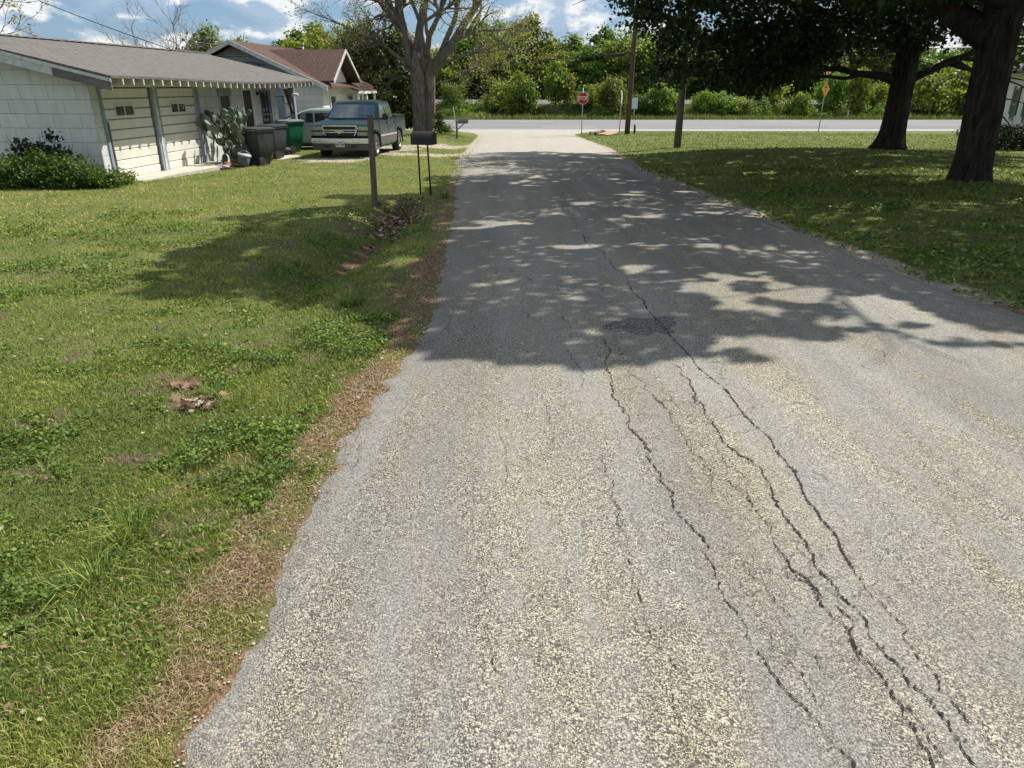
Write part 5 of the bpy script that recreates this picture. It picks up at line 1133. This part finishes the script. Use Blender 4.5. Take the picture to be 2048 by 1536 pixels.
rr_ = P2[:, 0] / np.maximum(P2[:, 1], 1)
keep = shade_ok(P2) & (P2[:, 2] > lowz) & (P2[:, 0] > 3.9 + (fbm(P2[:, 2] * .9, P2[:, 1] * .5, 3, 72) - .5) * 2.0 - np.clip(P2[:, 2] - 5, 0, 10) * .55)
P2 = P2[keep]; print('shade leaves', len(P1), len(P2))
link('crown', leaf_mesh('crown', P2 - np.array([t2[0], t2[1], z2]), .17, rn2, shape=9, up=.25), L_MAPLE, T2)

# ---- background trees: shared shapes, each placed as its own tree
def crown_points(rn, R3, clumps, per, sp=.42, low=.0, flat=1):
    amp_ = .6 if R3[2] < 2 else .36
    d = rn.normal(size=(clumps, 3)); d /= np.linalg.norm(d, axis=1)[:, None]; rr = rn.uniform(.12, 1, clumps) ** .42
    lump = 1 + amp_ * (fbm(d[:, 0] * 1.7 + 7 + rn.uniform(0, 50), d[:, 1] * 1.7 + d[:, 2] * 1.3, 3, 5) - .5) * 2
    Cc = d * rr[:, None] * lump[:, None] * np.array(R3); idx = rn.integers(0, clumps, clumps * per); q = rn.normal(size=(clumps * per, 3))
    P = Cc[idx] + q * sp * np.array([1, 1, .7]); out = P / (np.array(R3) ** 2); out /= np.linalg.norm(out, axis=1)[:, None] + 1e-9
    r = np.clip(.5 + rn.normal(0, .2, len(idx)) + (rn.uniform(-.3, .3, clumps))[idx], 0, 1); return P, out, r
def tree_proto(seed, H, R3, cz, clumps, per, leaf, size, r0, bark, sp=.45, mult=1):
    rn = np.random.default_rng(seed); rg = random.Random(seed); mb = MB(); tips = []
    mb.tube([(0, 0, -.4), (rg.uniform(-.1, .1), 0, H * .25), (rg.uniform(-.3, .3), rg.uniform(-.3, .3), H * .55)], [r0, r0 * .8, r0 * .6], 10)
    for k in range(7): 
        a = k * 2.4; grow(mb, tips, Vector((0, 0, H * rg.uniform(.22, .5))), Vector((math.cos(a), math.sin(a), rg.uniform(.5, 1.6))), H * rg.uniform(.3, .45), r0 * .4, 2, 4, rg, kids=(2, 3), sides=(8, 6, 5, 4, 3, 3))
    P, out, r = crown_points(rn, R3, clumps, per, sp); P = P + np.array([0, 0, cz]); k = P[:, 2] > .15
    cm = leaf_mesh('crown', P[k], size, rn, rnd=r[k], shape=6, aspect=.7, up=.1, outward=out[k]); cm.materials.append(leaf)
    bm_ = bpy.data.meshes.new('trunk'); bm_.from_pydata([tuple(v) for v in mb.v], [], mb.f); bm_.polygons.foreach_set('use_smooth', mb.sm); bm_.materials.append(bark)
    return bm_, cm
def plant(name, proto, x, y, s, rz, label, cat='tree', group=None, sz=1, z=None):
    o = empty(name, (x, y, (th(x, y) if z is None else z)), rz, label, cat, group); o.scale = (s, s, s * sz)
    for nm, me in (('trunk', proto[0]), ('crown', proto[1])):
        c_ = bpy.data.objects.new(nm, me); C.objects.link(c_); c_.parent = o
    return o
TP = [tree_proto(301, 9, (3.4, 3.2, 4.0), 4.9, 150, 95, L_BG, .34, .2, B_BG), tree_proto(302, 9.5, (3.0, 3.0, 4.4), 5.1, 150, 90, L_BG, .32, .2, B_BG), tree_proto(303, 8.5, (3.8, 3.4, 3.7), 4.4, 170, 85, L_BGY, .34, .2, B_BG), tree_proto(304, 9, (3.2, 3.2, 4.2), 4.8, 120, 70, L_BGY, .30, .18, B_BG, .5)]
SP = [tree_proto(311, 3, (1.7, 1.6, 1.5), 1.25, 46, 75, L_BGY, .20, .06, B_BG, .34), tree_proto(312, 3.2, (1.3, 1.3, 1.8), 1.6, 38, 85, L_BG, .19, .06, B_BG, .34), tree_proto(313, 2.6, (1.8, 1.6, 1.2), 1.0, 48, 75, L_BG, .19, .06, B_BG, .36), tree_proto(314, 3.4, (1.1, 1.1, 1.8), 1.75, 26, 80, L_BGY, .22, .05, B_BG, .32)]
DK = [tree_proto(321, 6.5, (3.0, 2.8, 3.1), 3.0, 170, 130, L_DKB, .20, .2, B_BG, .3), tree_proto(322, 5.5, (2.4, 2.4, 2.6), 2.6, 130, 130, L_DKB, .19, .2, B_BG, .3)]
rg = random.Random(9)
colr = ['yellow green', 'mid green', 'dark green', 'olive green']; shp = ['rounded', 'tall', 'broad', 'ragged', 'narrow']
def farx(u, F): return rx(u, 160, F)
WL = 'wild trees along the far side of the railway'
k = 0
for u, F, s, t, sz, desc in [(742, 101, .95, 0, 1, 'left of the grey forked tree'), (800, 103, 1.0, 1, 1, 'seen through the grey tree on its left'), (876, 100, .92, 2, 1, 'just right of the grey forked trunk'), (925, 102, 1.02, 0, 1.0, 'behind the sparse grey branches'), (965, 104, 1.1, 1, 1.0, 'under the right-hand bare twigs'),
                          (1010, 100, 1.0, 3, 1.15, 'under the tip of the bare branches'), (1050, 103, 1.15, 0, 1.08, 'tallest of those left of the stop sign'), (1092, 101, 1.0, 2, .98, 'directly left of the stop sign'), (1135, 104, 1.08, 1, .93, 'right above the stop sign'), (1172, 101, .95, 2, .95, 'between stop sign and reddish pole'),
                          (1210, 103, 1.0, 1, .98, 'just left of the reddish pole'), (1248, 100, 1.0, 3, 1.05, 'behind the reddish pole'), (1290, 102, 1.05, 0, 1, 'first one right of the reddish pole'), (1340, 101, 1, 2, 1, 'left of the grey pole'), (1385, 104, 1.1, 1, 1, 'right of the grey pole'), (1430, 101, 1.0, 0, 1, 'second right of the grey pole'),
                          (1480, 103, 1.1, 2, 1, 'below the low dark foliage'), (1530, 101, 1.0, 3, 1, 'below the dark limb tip'), (1580, 103, 1.1, 1, 1, 'left of the yellow warning signs'), (1640, 101, 1.0, 0, 1, 'right behind the yellow warning signs'), (1690, 103, 1.1, 2, 1, 'second right of the yellow signs'), (1745, 101, 1.0, 1, 1, 'left of the flared dark trunk'),
                          (1800, 103, 1.1, 0, 1, 'behind the flared dark trunk'), (1850, 100, .95, 2, .9, 'between the two dark trunks'), (1905, 101, 1.0, 2, .9, 'left of the furrowed trunk'), (1965, 103, 1.1, 1, 1, 'behind the furrowed trunk')]:
    x = farx(u, F); plant('wild_tree', TP[t], x, F, s, rg.uniform(0, 6.28), f'{["mid green dense", "deep green tall", "yellow green broad", "pale green open"][t]} tree beyond the railway {desc}', group=WL, sz=sz * .87 * rg.uniform(.9, 1.08))
for u, F in ((640, 108), (690, 104), (2040, 104), (2120, 103)): x = farx(u, F); plant('wild_tree', TP[rg.randrange(4)], x, F, 1.0, rg.uniform(0, 6), f'green tree beyond the railway {dict([(640, "behind the brown roofed house"), (690, "above the brown roofed house end"), (2040, "behind the white boarded house"), (2120, "beyond the white boarded house")])[u]}', group=WL)
# far wood behind them, one mass
rn = np.random.default_rng(50); pts = []; 
for i in range(46):
    x = -75 + i * 4.4 + rn.uniform(-1, 1); y = 110 + rn.uniform(0, 9); P, out_, r_ = crown_points(rn, (3.6, 3.2, 3.9), 60, 55, .7); pts.append(P * rn.uniform(.75, 1.0) + np.array([x, y, 2.8 + rn.uniform(-.5, .4)]))
o = link('far_wood', leaf_mesh('far_wood', np.concatenate(pts), .55, rn, shape=6, up=.1), L_BG); tag(o, 'dense green wood behind the railway trees', 'wood', kind='stuff')
# shrubs on the bank
BK_ = [(905, 86, .75, 2, 'dark bush left of the light green bush by the small mailbox'), (985, 84.3, .80, 2, 'grey green bush right of the small mailbox'), (1018, 83.6, 1.18, 0, 'bright green bush in front of the rails'), (1050, 84.2, 1.05, 1, 'deep green bush right of the bright one'), (1110, 87, 1.2, 3, 'young yellow green tree left of the stop sign'), (1135, 86, .9, 3, 'slim young tree touching the stop sign'), (1178, 87, 1.0, 0, 'leafy top poking up above the stop sign'),
       (1222, 84, 1.25, 1, 'dense dark conical bush right of the stop sign'), (1242, 83.8, .95, 3, 'light bush at the foot of the reddish pole'), (1285, 85, .85, 2, 'dull bush behind the utility cabinet'), (1318, 84, 1.25, 3, 'tall leafy bush between the two poles'), (1335, 85, 1.0, 0, 'bush touching the grey pole on its left'), (1400, 86, .7, 0, 'golden green bush right of the grey pole'), (1446, 84.5, .95, 0, 'sunlit bush below the hanging foliage'),
       (1475, 85, .9, 2, 'round bush left of the gap with rails'), (1550, 86, 1.15, 3, 'upright bush left of the yellow signs'), (1590, 84.5, 1.15, 0, 'bush at the left of the sign post'), (1665, 85, 1.35, 0, 'broad sunlit bush right of the yellow signs'), (1710, 84, 1.2, 3, 'bush behind the white marker stake'), (1750, 85, 1.2, 0, 'bush touching the flared dark trunk'), (1850, 84.5, 1.6, 0, 'big yellow green bush between the dark trunks'), (1895, 84.5, 1.6, 0, 'yellow green bush touching the furrowed trunk'), (1930, 84.5, 1.5, 3, 'bush behind the furrowed trunk'), (820, 84, .9, 1, 'bush seen left of the grey forked trunk'), (775, 85, 1.3, 0, 'sunlit bush above the pickup bed')]
for u, F, s, t, lab in BK_: plant('bank_shrub', SP[t], rx(u, 215, F), F + rg.uniform(-1, 1.2), s * rg.uniform(.72, 1.05), rg.uniform(0, 6.28), lab, 'shrub', 'shrubs on the railway bank', sz=rg.uniform(.8, 1.5))
# tangled undergrowth on the bank, with gaps
rn = np.random.default_rng(88); n = 150000; x = rn.uniform(-45, 75, n); y = rn.uniform(81.5, 86.0, n); hh_ = 1.9 * np.clip(fbm(x * .33 + 3, y * .45, 5, 55) - .43, 0, 1) * 2.2 + 1.1 * np.clip(fbm(x * 1.3, y * 1.3, 3, 56) - .45, 0, 1)
k = hh_ > .12; x, y, hh_ = x[k], y[k], hh_[k]; P = np.stack([x, y, terrain(x, y) + hh_ * rn.uniform(0, 1, len(x)) ** .6], 1)
o = link('bank_brush', leaf_mesh('bank_brush', P, .15, rn, rnd=np.clip(fbm(x * .8, y * .8, 3, 57) * 1.4 - .2 + rn.normal(0, .15, len(x)), 0, 1), shape=6, up=.1), L_BG); tag(o, 'tangled low undergrowth along the railway bank', 'undergrowth', kind='stuff')
# trees behind and beside the houses
plant('evergreen_tree', DK[0], rx(745, 160, 48), 48.0, 1.0, .4, 'dark dense evergreen between brown roofed house and grey tree', 'tree', sz=.98)
plant('evergreen_tree', DK[1], rx(708, 160, 45), 47.5, .95, 2.4, 'smaller dark evergreen hugging the end of the brown roofed house', 'tree')
plant('evergreen_tree', DK[1], rx(795, 160, 54), 54.0, .9, 1.4, 'dark bush at the left foot of the grey forked tree', 'tree')
plant('garden_tree', TP[1], rx(412, 90, 52), 52.0, .72, 1, 'dark leafy tree left of the blue gable peak', z=-2.3); plant('garden_tree', TP[0], rx(498, 90, 58), 58.0, .66, 2, 'leafy tree top just right of the blue gable peak', z=-1.8)
plant('garden_tree', TP[1], rx(588, 90, 60), 60.0, .72, 3, 'green treetop above the middle of the brown roof', z=-1.9); plant('garden_tree', TP[2], rx(655, 90, 50), 50.0, .80, 5, 'drooping leafy tree above the cross gable', z=-1.6)
plant('garden_tree', TP[0], rx(290, 90, 60), 60.0, .52, 4, 'small tree top over the grey roof left of the bare tree', z=-1.4); plant('garden_tree', TP[3], rx(200, 80, 55), 55.0, .58, 4, 'leafy treetop under the service wire', z=-1.4); plant('garden_tree', TP[2], rx(540, 90, 62), 62.0, .66, 5, 'treetop behind the brown roof ridge', z=-1.5)
# bare tree and sparse tree at far left
def bare(name, x, y, z, s, seed, label, leaves, bark, mxl=4, thin=1):
    o = empty(name, (x, y, z), 0, label, 'tree'); rg = random.Random(seed); mb = MB(); tips = []
    mb.tube([(0, 0, -.3), (0, 0, 1.8 * s)], [.16 * s, .12 * s], 8)
    for k in range(6): a = k * 1.1; grow(mb, tips, Vector((0, 0, (1.2 + .15 * k) * s)), Vector((math.cos(a) * .7, math.sin(a) * .7, 1)), 2.3 * s, .07 * s * thin, 1, mxl, rg, kids=(3, 4), shrink=.62, sides=(6, 5, 4, 3, 3, 3), minr=.012)
    mb.build('trunk', bark, o)
    if leaves: rn = np.random.default_rng(seed); T_ = np.array([tuple(t) for t in tips]); P = T_[rn.integers(0, len(T_), leaves)] + rn.normal(0, .09, (leaves, 3)); link('crown', leaf_mesh('crown', P, .11, rn, aspect=.55, up=0), L_SPARSE, o)
bare('bare_tree', rx(340, 90, 50), 50, -1.2, 1.35, 3, 'pale leafless tree showing above the grey roof', 0, B_PALE)
bare('sparse_tree', rx(8, 60, 30) - 2.3, 30, -.7, 1.75, 6, 'sparse budding tree at the top left behind the garage roof', 9000, B_BG, 4, .5)

# shrubs and weeds against the garage gable
L_SHR = leafmat('shrub_leaf', [(.05, .09, .022), (.085, .145, .03), (.14, .21, .045)], .35); L_SHD = leafmat('dark_shrub_leaf', [(.018, .03, .012), (.028, .045, .016), (.05, .07, .022)], .15)
def shrub(name, x, y, R3, clumps, per, mat_, size, label, seed, sp=.1, stems=8):
    rn = np.random.default_rng(seed); rg = random.Random(seed); o = empty(name, (x, y, th(x, y)), 0, label, 'shrub'); P, out_, r = crown_points(rn, R3, clumps, per, sp); P[:, 2] = np.abs(P[:, 2] + R3[2] * .75)
    link('foliage', leaf_mesh('foliage', P, size, rn, rnd=r, shape=6, aspect=.6, up=.3), mat_, o); mb = MB()
    for k in range(stems): a = rg.uniform(0, 6.28); mb.tube([(0, 0, 0), (math.cos(a) * R3[0] * .5, math.sin(a) * R3[1] * .5, R3[2]), (math.cos(a) * R3[0] * .85, math.sin(a) * R3[1] * .85, R3[2] * 1.75)], [.012, .008, .004], 4)
    mb.build('stems', B_BG, o)
shrub('dark_leafy_bush', rx(70, 330, 16.3), 16.4, (.75, .38, .62), 60, 40, L_SHD, .09, 'dark leafy bush against the garage gable wall', 1)
shrub('dark_leafy_bush', rx(120, 330, 16.5), 16.6, (.35, .25, .5), 26, 36, L_SHD, .09, 'dark sprig bush under the siding right of the larger dark one', 2)
shrub('weedy_shrub', rx(30, 350, 15.8), 15.75, (.9, .45, .42), 90, 60, L_SHR, .05, 'low bright green weedy shrub at the left picture edge', 3)
shrub('weedy_shrub', rx(120, 350, 15.9), 15.9, (.85, .42, .40), 90, 60, L_SHR, .05, 'low bright green weedy shrub in the middle of the gable row', 4)
shrub('weedy_shrub', rx(195, 365, 16.1), 16.2, (.62, .35, .22), 50, 60, L_SHR, .05, 'lowest green weedy shrub by the garage corner', 5)
shrub('vine_clump', rx(245, 370, 16.9), 16.95, (.28, .2, .12), 22, 40, L_WEED, .045, 'small leafy clump at the foot of the first garage door', 6)
shrub('roadside_clump', rx(895, 268, 47), 46.6, (.5, .3, .35), 30, 40, L_SHR, .07, 'low leafy clump left of the small mailbox post', 7, .12)
shrub('tree_foot_clump', rx(878, 250, 45), 45.0, (.25, .2, .8), 24, 30, L_SHR, .10, 'upright sprouting clump at the right foot of the grey tree', 8, .12)
shrub('foundation_shrub', rx(1998, 280, 33), 33.5, (1.4, .8, .55), 80, 60, L_SHD, .09, 'dark shrub at the corner of the white boarded house', 10); shrub('foundation_shrub', rx(2040, 290, 29.5), 29.8, (1.5, .9, .55), 80, 60, L_SHD, .09, 'dark shrub nearest the right edge below the shuttered window', 11)

# ================================================================== GRASS
rn = np.random.default_rng(123)
def polar(n, r0, r1, a0, a1, pw=1.0):
    t = rn.uniform(0, 1, n); r = r0 * (r1 / r0) ** t; a = rn.uniform(a0, a1, n); return r * np.sin(a), r * np.cos(a), r
def place_mask(x, y):
    e = edge_dist(x, y); ok = (e > -.02) & (y < 58.3)
    lx = (x - G.location.x) * math.cos(HA) + (y - G.location.y) * math.sin(HA); ly = -(x - G.location.x) * math.sin(HA) + (y - G.location.y) * math.cos(HA)
    ok &= ~((lx < .02) & (ly > -.02) & (ly < L1)) ; ok &= ~((ly > .3) & (ly < 5.0) & (lx < .6 + .09 * ly) & (lx > -.1)); ok &= ~((lx > 0) & (lx < 1.85) & (ly > 7.3) & (ly < 9.2))
    lx2 = (x - H2.location.x) * math.cos(HA) + (y - H2.location.y) * math.sin(HA); ly2 = -(x - H2.location.x) * math.sin(HA) + (y - H2.location.y) * math.cos(HA); ok &= ~((lx2 < .05) & (ly2 > 0) & (ly2 < 8.7))
    return ok
def grassfield(name, n, r0, r1, a0, a1, hr, w0, wk, label, mat_, seed, kind='stuff'):
    x, y, r = polar(n, r0, r1, a0, a1); ok = place_mask(x, y)
    g_ = m_gravel(x, y); d_ = m_dirt(x, y); lf = m_leafy(x, y); br_ = m_bare(x, y); u = rn.uniform(0, 1, n)
    br_ = br_ * (1 - .75 * sstep(y, 5, 9))
    dens = (1 - .93 * g_) * (1 - .5 * d_) * (1 - .9 * lf) * (1 - .8 * br_); ok &= u < dens; x, y, r, d_ = x[ok], y[ok], r[ok], d_[ok]; m_ = len(x)
    pt_ = fbm(x * .9, y * .9, 3, 81); pt2 = fbm(x * 3.2, y * 3.2, 2, 82)
    H = (hr[0] + (hr[1] - hr[0]) * rn.uniform(0, 1, m_) ** 1.5) * (.55 + .9 * pt_) * (1 - .5 * d_) * (1 + .25 * sstep(r, 8, 25))
    W = (w0 + wk * r) * rn.uniform(.7, 1.3, m_)
    far_ = sstep(y, 6, 14)
    rnd = .34 + .13 * far_ + .20 * rn.normal(0, 1, m_) * .55 + (pt_ - .5) * .5 + (pt2 - .5) * .35 + .45 * d_ * rn.uniform(0, 1.3, m_)
    rnd = np.where(rn.uniform(0, 1, m_) < .07, rn.uniform(.7, 1, m_), rnd)
    me = blade_mesh(name, x, y, H, W, rn, rnd, bend=.55); o = link(name, me, mat_); tag(o, label, 'grass', kind=kind); print(name, m_); return o
grassfield('lawn_grass', 260000, 1.25, 48, R(-44), R(-2), (.018, .055), .0022, .00085, 'mown green lawn with weeds left of the street', L_LAWN, 1)
grassfield('lawn_grass', 170000, 1.2, 5.5, R(-46), R(-4), (.015, .045), .0022, .0007, 'short near turf at the left of the street', L_LAWN, 3)
grassfield('lawn_grass', 130000, 6.5, 60, R(3), R(44), (.02, .06), .0025, .0009, 'mown shaded lawn right of the street', L_LAWN_SHADE, 2)
# straw mat along the road edge
n = 105000; t = rn.uniform(0, 1, n); y = 1.2 * (16 / 1.2) ** t; off = rn.uniform(-.2, .62, n) ; x = left_edge(y) - off; k = (rn.uniform(0, 1, n) < m_dirt(x, y) + .05) & ((off > 0) | (rn.uniform(0, 1, n) < .75 * sstep(fbm(x * 3.5, y * 3.5, 3, 91), .46, .60) * (1 + off / .2)))
x, y = x[k], y[k]; r = np.hypot(x, y); H = rn.uniform(.008, .022, len(x)); W = (.0016 + .0007 * r) * rn.uniform(.7, 1.3, len(x))
zq = np.maximum(terrain(x, y), base_h(x, y) + .004) ; me = blade_mesh('straw_thatch', x, y, H, W, rn, rn.uniform(0, 1.0, len(x)), bend=1.9, Z=zq, sink=.002); o = link('straw_thatch', me, L_STRAW); tag(o, 'dry brown thatch along the left edge of the street', 'dry grass', kind='stuff')
n = 9000; y = rn.uniform(4.5, 30, n); x = right_edge(y) + rn.uniform(-.05, .3, n); me = blade_mesh('straw_thatch', x, y, rn.uniform(.01, .03, n), .004 + .0008 * y, rn, rn.uniform(0, 1, n), bend=1.6); o = link('straw_thatch', me, L_STRAW); tag(o, 'dry brown thatch along the right edge of the street', 'dry grass', kind='stuff')
# broad-leaved weeds in patches near the camera
n = 230000; x, y, r = polar(n, 1.25, 14, R(-44), R(-5)); f = -.025 + fbm(x * 1.5 + 4, y * 1.5, 4, 95); f2 = fbm(x * 5, y * 5, 2, 96); k = place_mask(x, y) & (m_dirt(x, y) < .25) & (f + .5 * (f2 - .5) + rn.normal(0, .05, n) > .54 + .07 * sstep(y, 5, 9)) & (m_bare(x, y) < .5)
x, y, r, f = x[k], y[k], r[k], f[k]; P = np.stack([x, y, terrain(x, y) + rn.uniform(.004, .045, len(x)) * (.5 + 1.2 * np.clip((f - .5) * 6, 0, 1))], 1)
sz = (.010 + .0016 * r)[:, None] * 1.0
V, F, kk = leaf_arrays(P, sz, rn, aspect=.8, up=.55, shape=6); me = npmesh('clover_weeds', V, F, dict(rnd=np.repeat(np.clip(.45 + rn.normal(0, .25, len(P)) + (f2[k] - .5) * .8, 0, 1), kk))); o = link('clover_weeds', me, L_WEED); tag(o, 'patches of small bright leaved weeds in the left lawn', 'weeds', kind='stuff'); print('weeds', len(P))
n = 26000; x, y, r = polar(n, 6, 24, R(6), R(42)); k = place_mask(x, y) & (fbm(x * 1.2, y * 1.2, 3, 97) > .52); x, y, r = x[k], y[k], r[k]; P = np.stack([x, y, terrain(x, y) + rn.uniform(.01, .05, len(x))], 1)
V, F, kk = leaf_arrays(P, (.02 + .0022 * r)[:, None], rn, aspect=.8, up=.55, shape=6); me = npmesh('clover_weeds', V, F, dict(rnd=np.repeat(rn.uniform(0, 1, len(P)), kk))); o = link('clover_weeds', me, L_WEED); tag(o, 'patches of small leaved weeds in the shaded right lawn', 'weeds', kind='stuff')
# single tall tufts
def tuft(u, v, h, n, spread, label, seed, w_=.006):
    x0, y0 = gp(u, v); r_ = np.random.default_rng(seed); a = r_.uniform(0, 2 * np.pi, n); q = r_.uniform(0, .03 + spread * .08, n)
    X, Y = q * np.cos(a), q * np.sin(a); H = h * r_.uniform(.45, 1.05, n); me = blade_mesh('grass_tuft', X, Y, H, np.full(n, w_) * r_.uniform(.6, 1.3, n), r_, r_.uniform(0, .45, n), bend=spread, Z=np.zeros(n), dirv=a + r_.normal(0, .3, n))
    o = link('grass_tuft', me, L_LAWN); o.location = (x0, y0, th(x0, y0)); tag(o, label, 'grass tuft', 'tall grass tufts in the left verge')
tuft(262, 1068, .21, 110, .75, 'tallest dark green grass tuft, in the left foreground verge', 1); tuft(192, 1150, .15, 110, 1.1, 'spreading bluish grass tuft just below the tallest one', 2); tuft(330, 1085, .11, 60, 1.1, 'small tuft lying right of the tallest tuft', 3, .005)
tuft(700, 612, .16, 90, .7, 'bright upright tuft beside the ditch in front of the shade edge', 4, .008); tuft(655, 640, .12, 60, .8, 'lower tuft left of the bright ditch tuft', 5, .008); tuft(470, 800, .14, 90, .9, 'long soft tuft in the middle of the verge', 6, .005); tuft(430, 770, .13, 90, .8, 'long soft tuft behind the middle one', 7, .005)
tuft(90, 930, .09, 50, 1.0, 'short dark tuft at the left picture edge', 8); tuft(150, 1240, .10, 70, 1.0, 'tuft among bare soil below the spreading one', 9); tuft(560, 820, .10, 60, 1, 'tuft at the inner edge of the straw strip', 10, .005); tuft(890, 398, .22, 70, .6, 'leaning grass clump at the foot of the black mailbox', 11, .012)
tuft(980, 560 + 300, .03, 12, 1, 'tiny weed sprouting through the road surface', 12, .004)
# dead leaves
def litter(x, y, size, label, up=.8, lift=.02):
    r = np.hypot(x, y); P = np.stack([x, y, terrain(x, y) + rn.uniform(.004, lift, len(x))], 1); V, F, kk = leaf_arrays(P, size[:, None], rn, aspect=.9, up=up, shape=9)
    me = npmesh('leaf_litter', V, F, dict(rnd=np.repeat(rn.uniform(0, 1, len(P)), kk))); o = link('leaf_litter', me, L_DEAD); tag(o, label, 'fallen leaves', kind='stuff')
n = 800; x = -2.02 + rn.normal(0, .27, n); y = 12.5 + rn.normal(0, .85, n); k = (y < 14.0); litter(x[k], y[k], rn.uniform(.03, .08, k.sum()), 'brown fallen leaves gathered in the ditch below the black mailbox', .5, .05)
x, y, r = polar(600, 1.3, 16, R(-44), R(-8)); k = place_mask(x, y) & (x > -6) ; x, y = x[k], y[k]; near_d = rn.uniform(0, 1, len(x)) < .35 + .6 * (np.abs(x + 2) < .8); litter(x[near_d], y[near_d], rn.uniform(.012, .034, near_d.sum()) , 'pale dead leaves scattered through the left lawn', .6, .03)
hx_ = [gp(385, 782), (gp(395, 795)), gp(360, 752)]
x = np.concatenate([a + rn.normal(0, .09, 26) for a, b_ in hx_]); y = np.concatenate([b_ + rn.normal(0, .04, 26) for a, b_ in hx_]); litter(x, y, rn.uniform(.03, .07, len(x)), 'little heap of pale dead leaves in the verge grass', .7, .035)
x, y, r = polar(500, 7, 40, R(8), R(43)); k = place_mask(x, y); litter(x[k], y[k], rn.uniform(.03, .07, k.sum()), 'pale dead leaves scattered on the right lawn', .6, .04)
# loose gravel along the edges
rn = np.random.default_rng(7); n = 4500; yy = rn.uniform(0, 1, n); y = 1.2 * (30 / 1.2) ** yy; side = rn.uniform(0, 1, n) < .5; x = np.where(side, left_edge(y) - rn.uniform(-.05, .18, n), right_edge(y) + rn.uniform(-.06, .28, n))
P = np.stack([x, y, np.maximum(terrain(x, y), base_h(x, y)) + .004], 1); V, F, kk = leaf_arrays(P, (.006 + .0012 * y)[:, None], rn, aspect=.9, up=1.2, shape=6); V[:, 2] += 0
me = npmesh('edge_gravel', V, F, dict(rnd=np.repeat(rn.uniform(.5, 1, n), kk))); m_gr = leafmat('gravel_chip', [(.14, .125, .10), (.26, .24, .20), (.42, .39, .33)], 0, (1, 1, 1), .9); o = link('edge_gravel', me, m_gr); tag(o, 'loose pale gravel along both street edges', 'gravel', kind='stuff')
# tall grass on the railway bank
n = 90000; x = rn.uniform(-45, 75, n); y = 79.2 + rn.uniform(0, 9.0, n); pt_ = fbm(x * .25, y * .5, 3, 99); H = rn.uniform(.2, .75, n) * (.4 + 1.1 * pt_) * (1 - .8 * sstep(y, 84.5, 87.5)); me = blade_mesh('bank_grass', x, y, H, rn.uniform(.03, .07, n), rn, pt_ * .9 - .15 + rn.normal(0, .22, n), bend=.4); o = link('bank_grass', me, L_GRASSB); tag(o, 'tall unmown grass covering the railway bank', 'grass', kind='stuff')
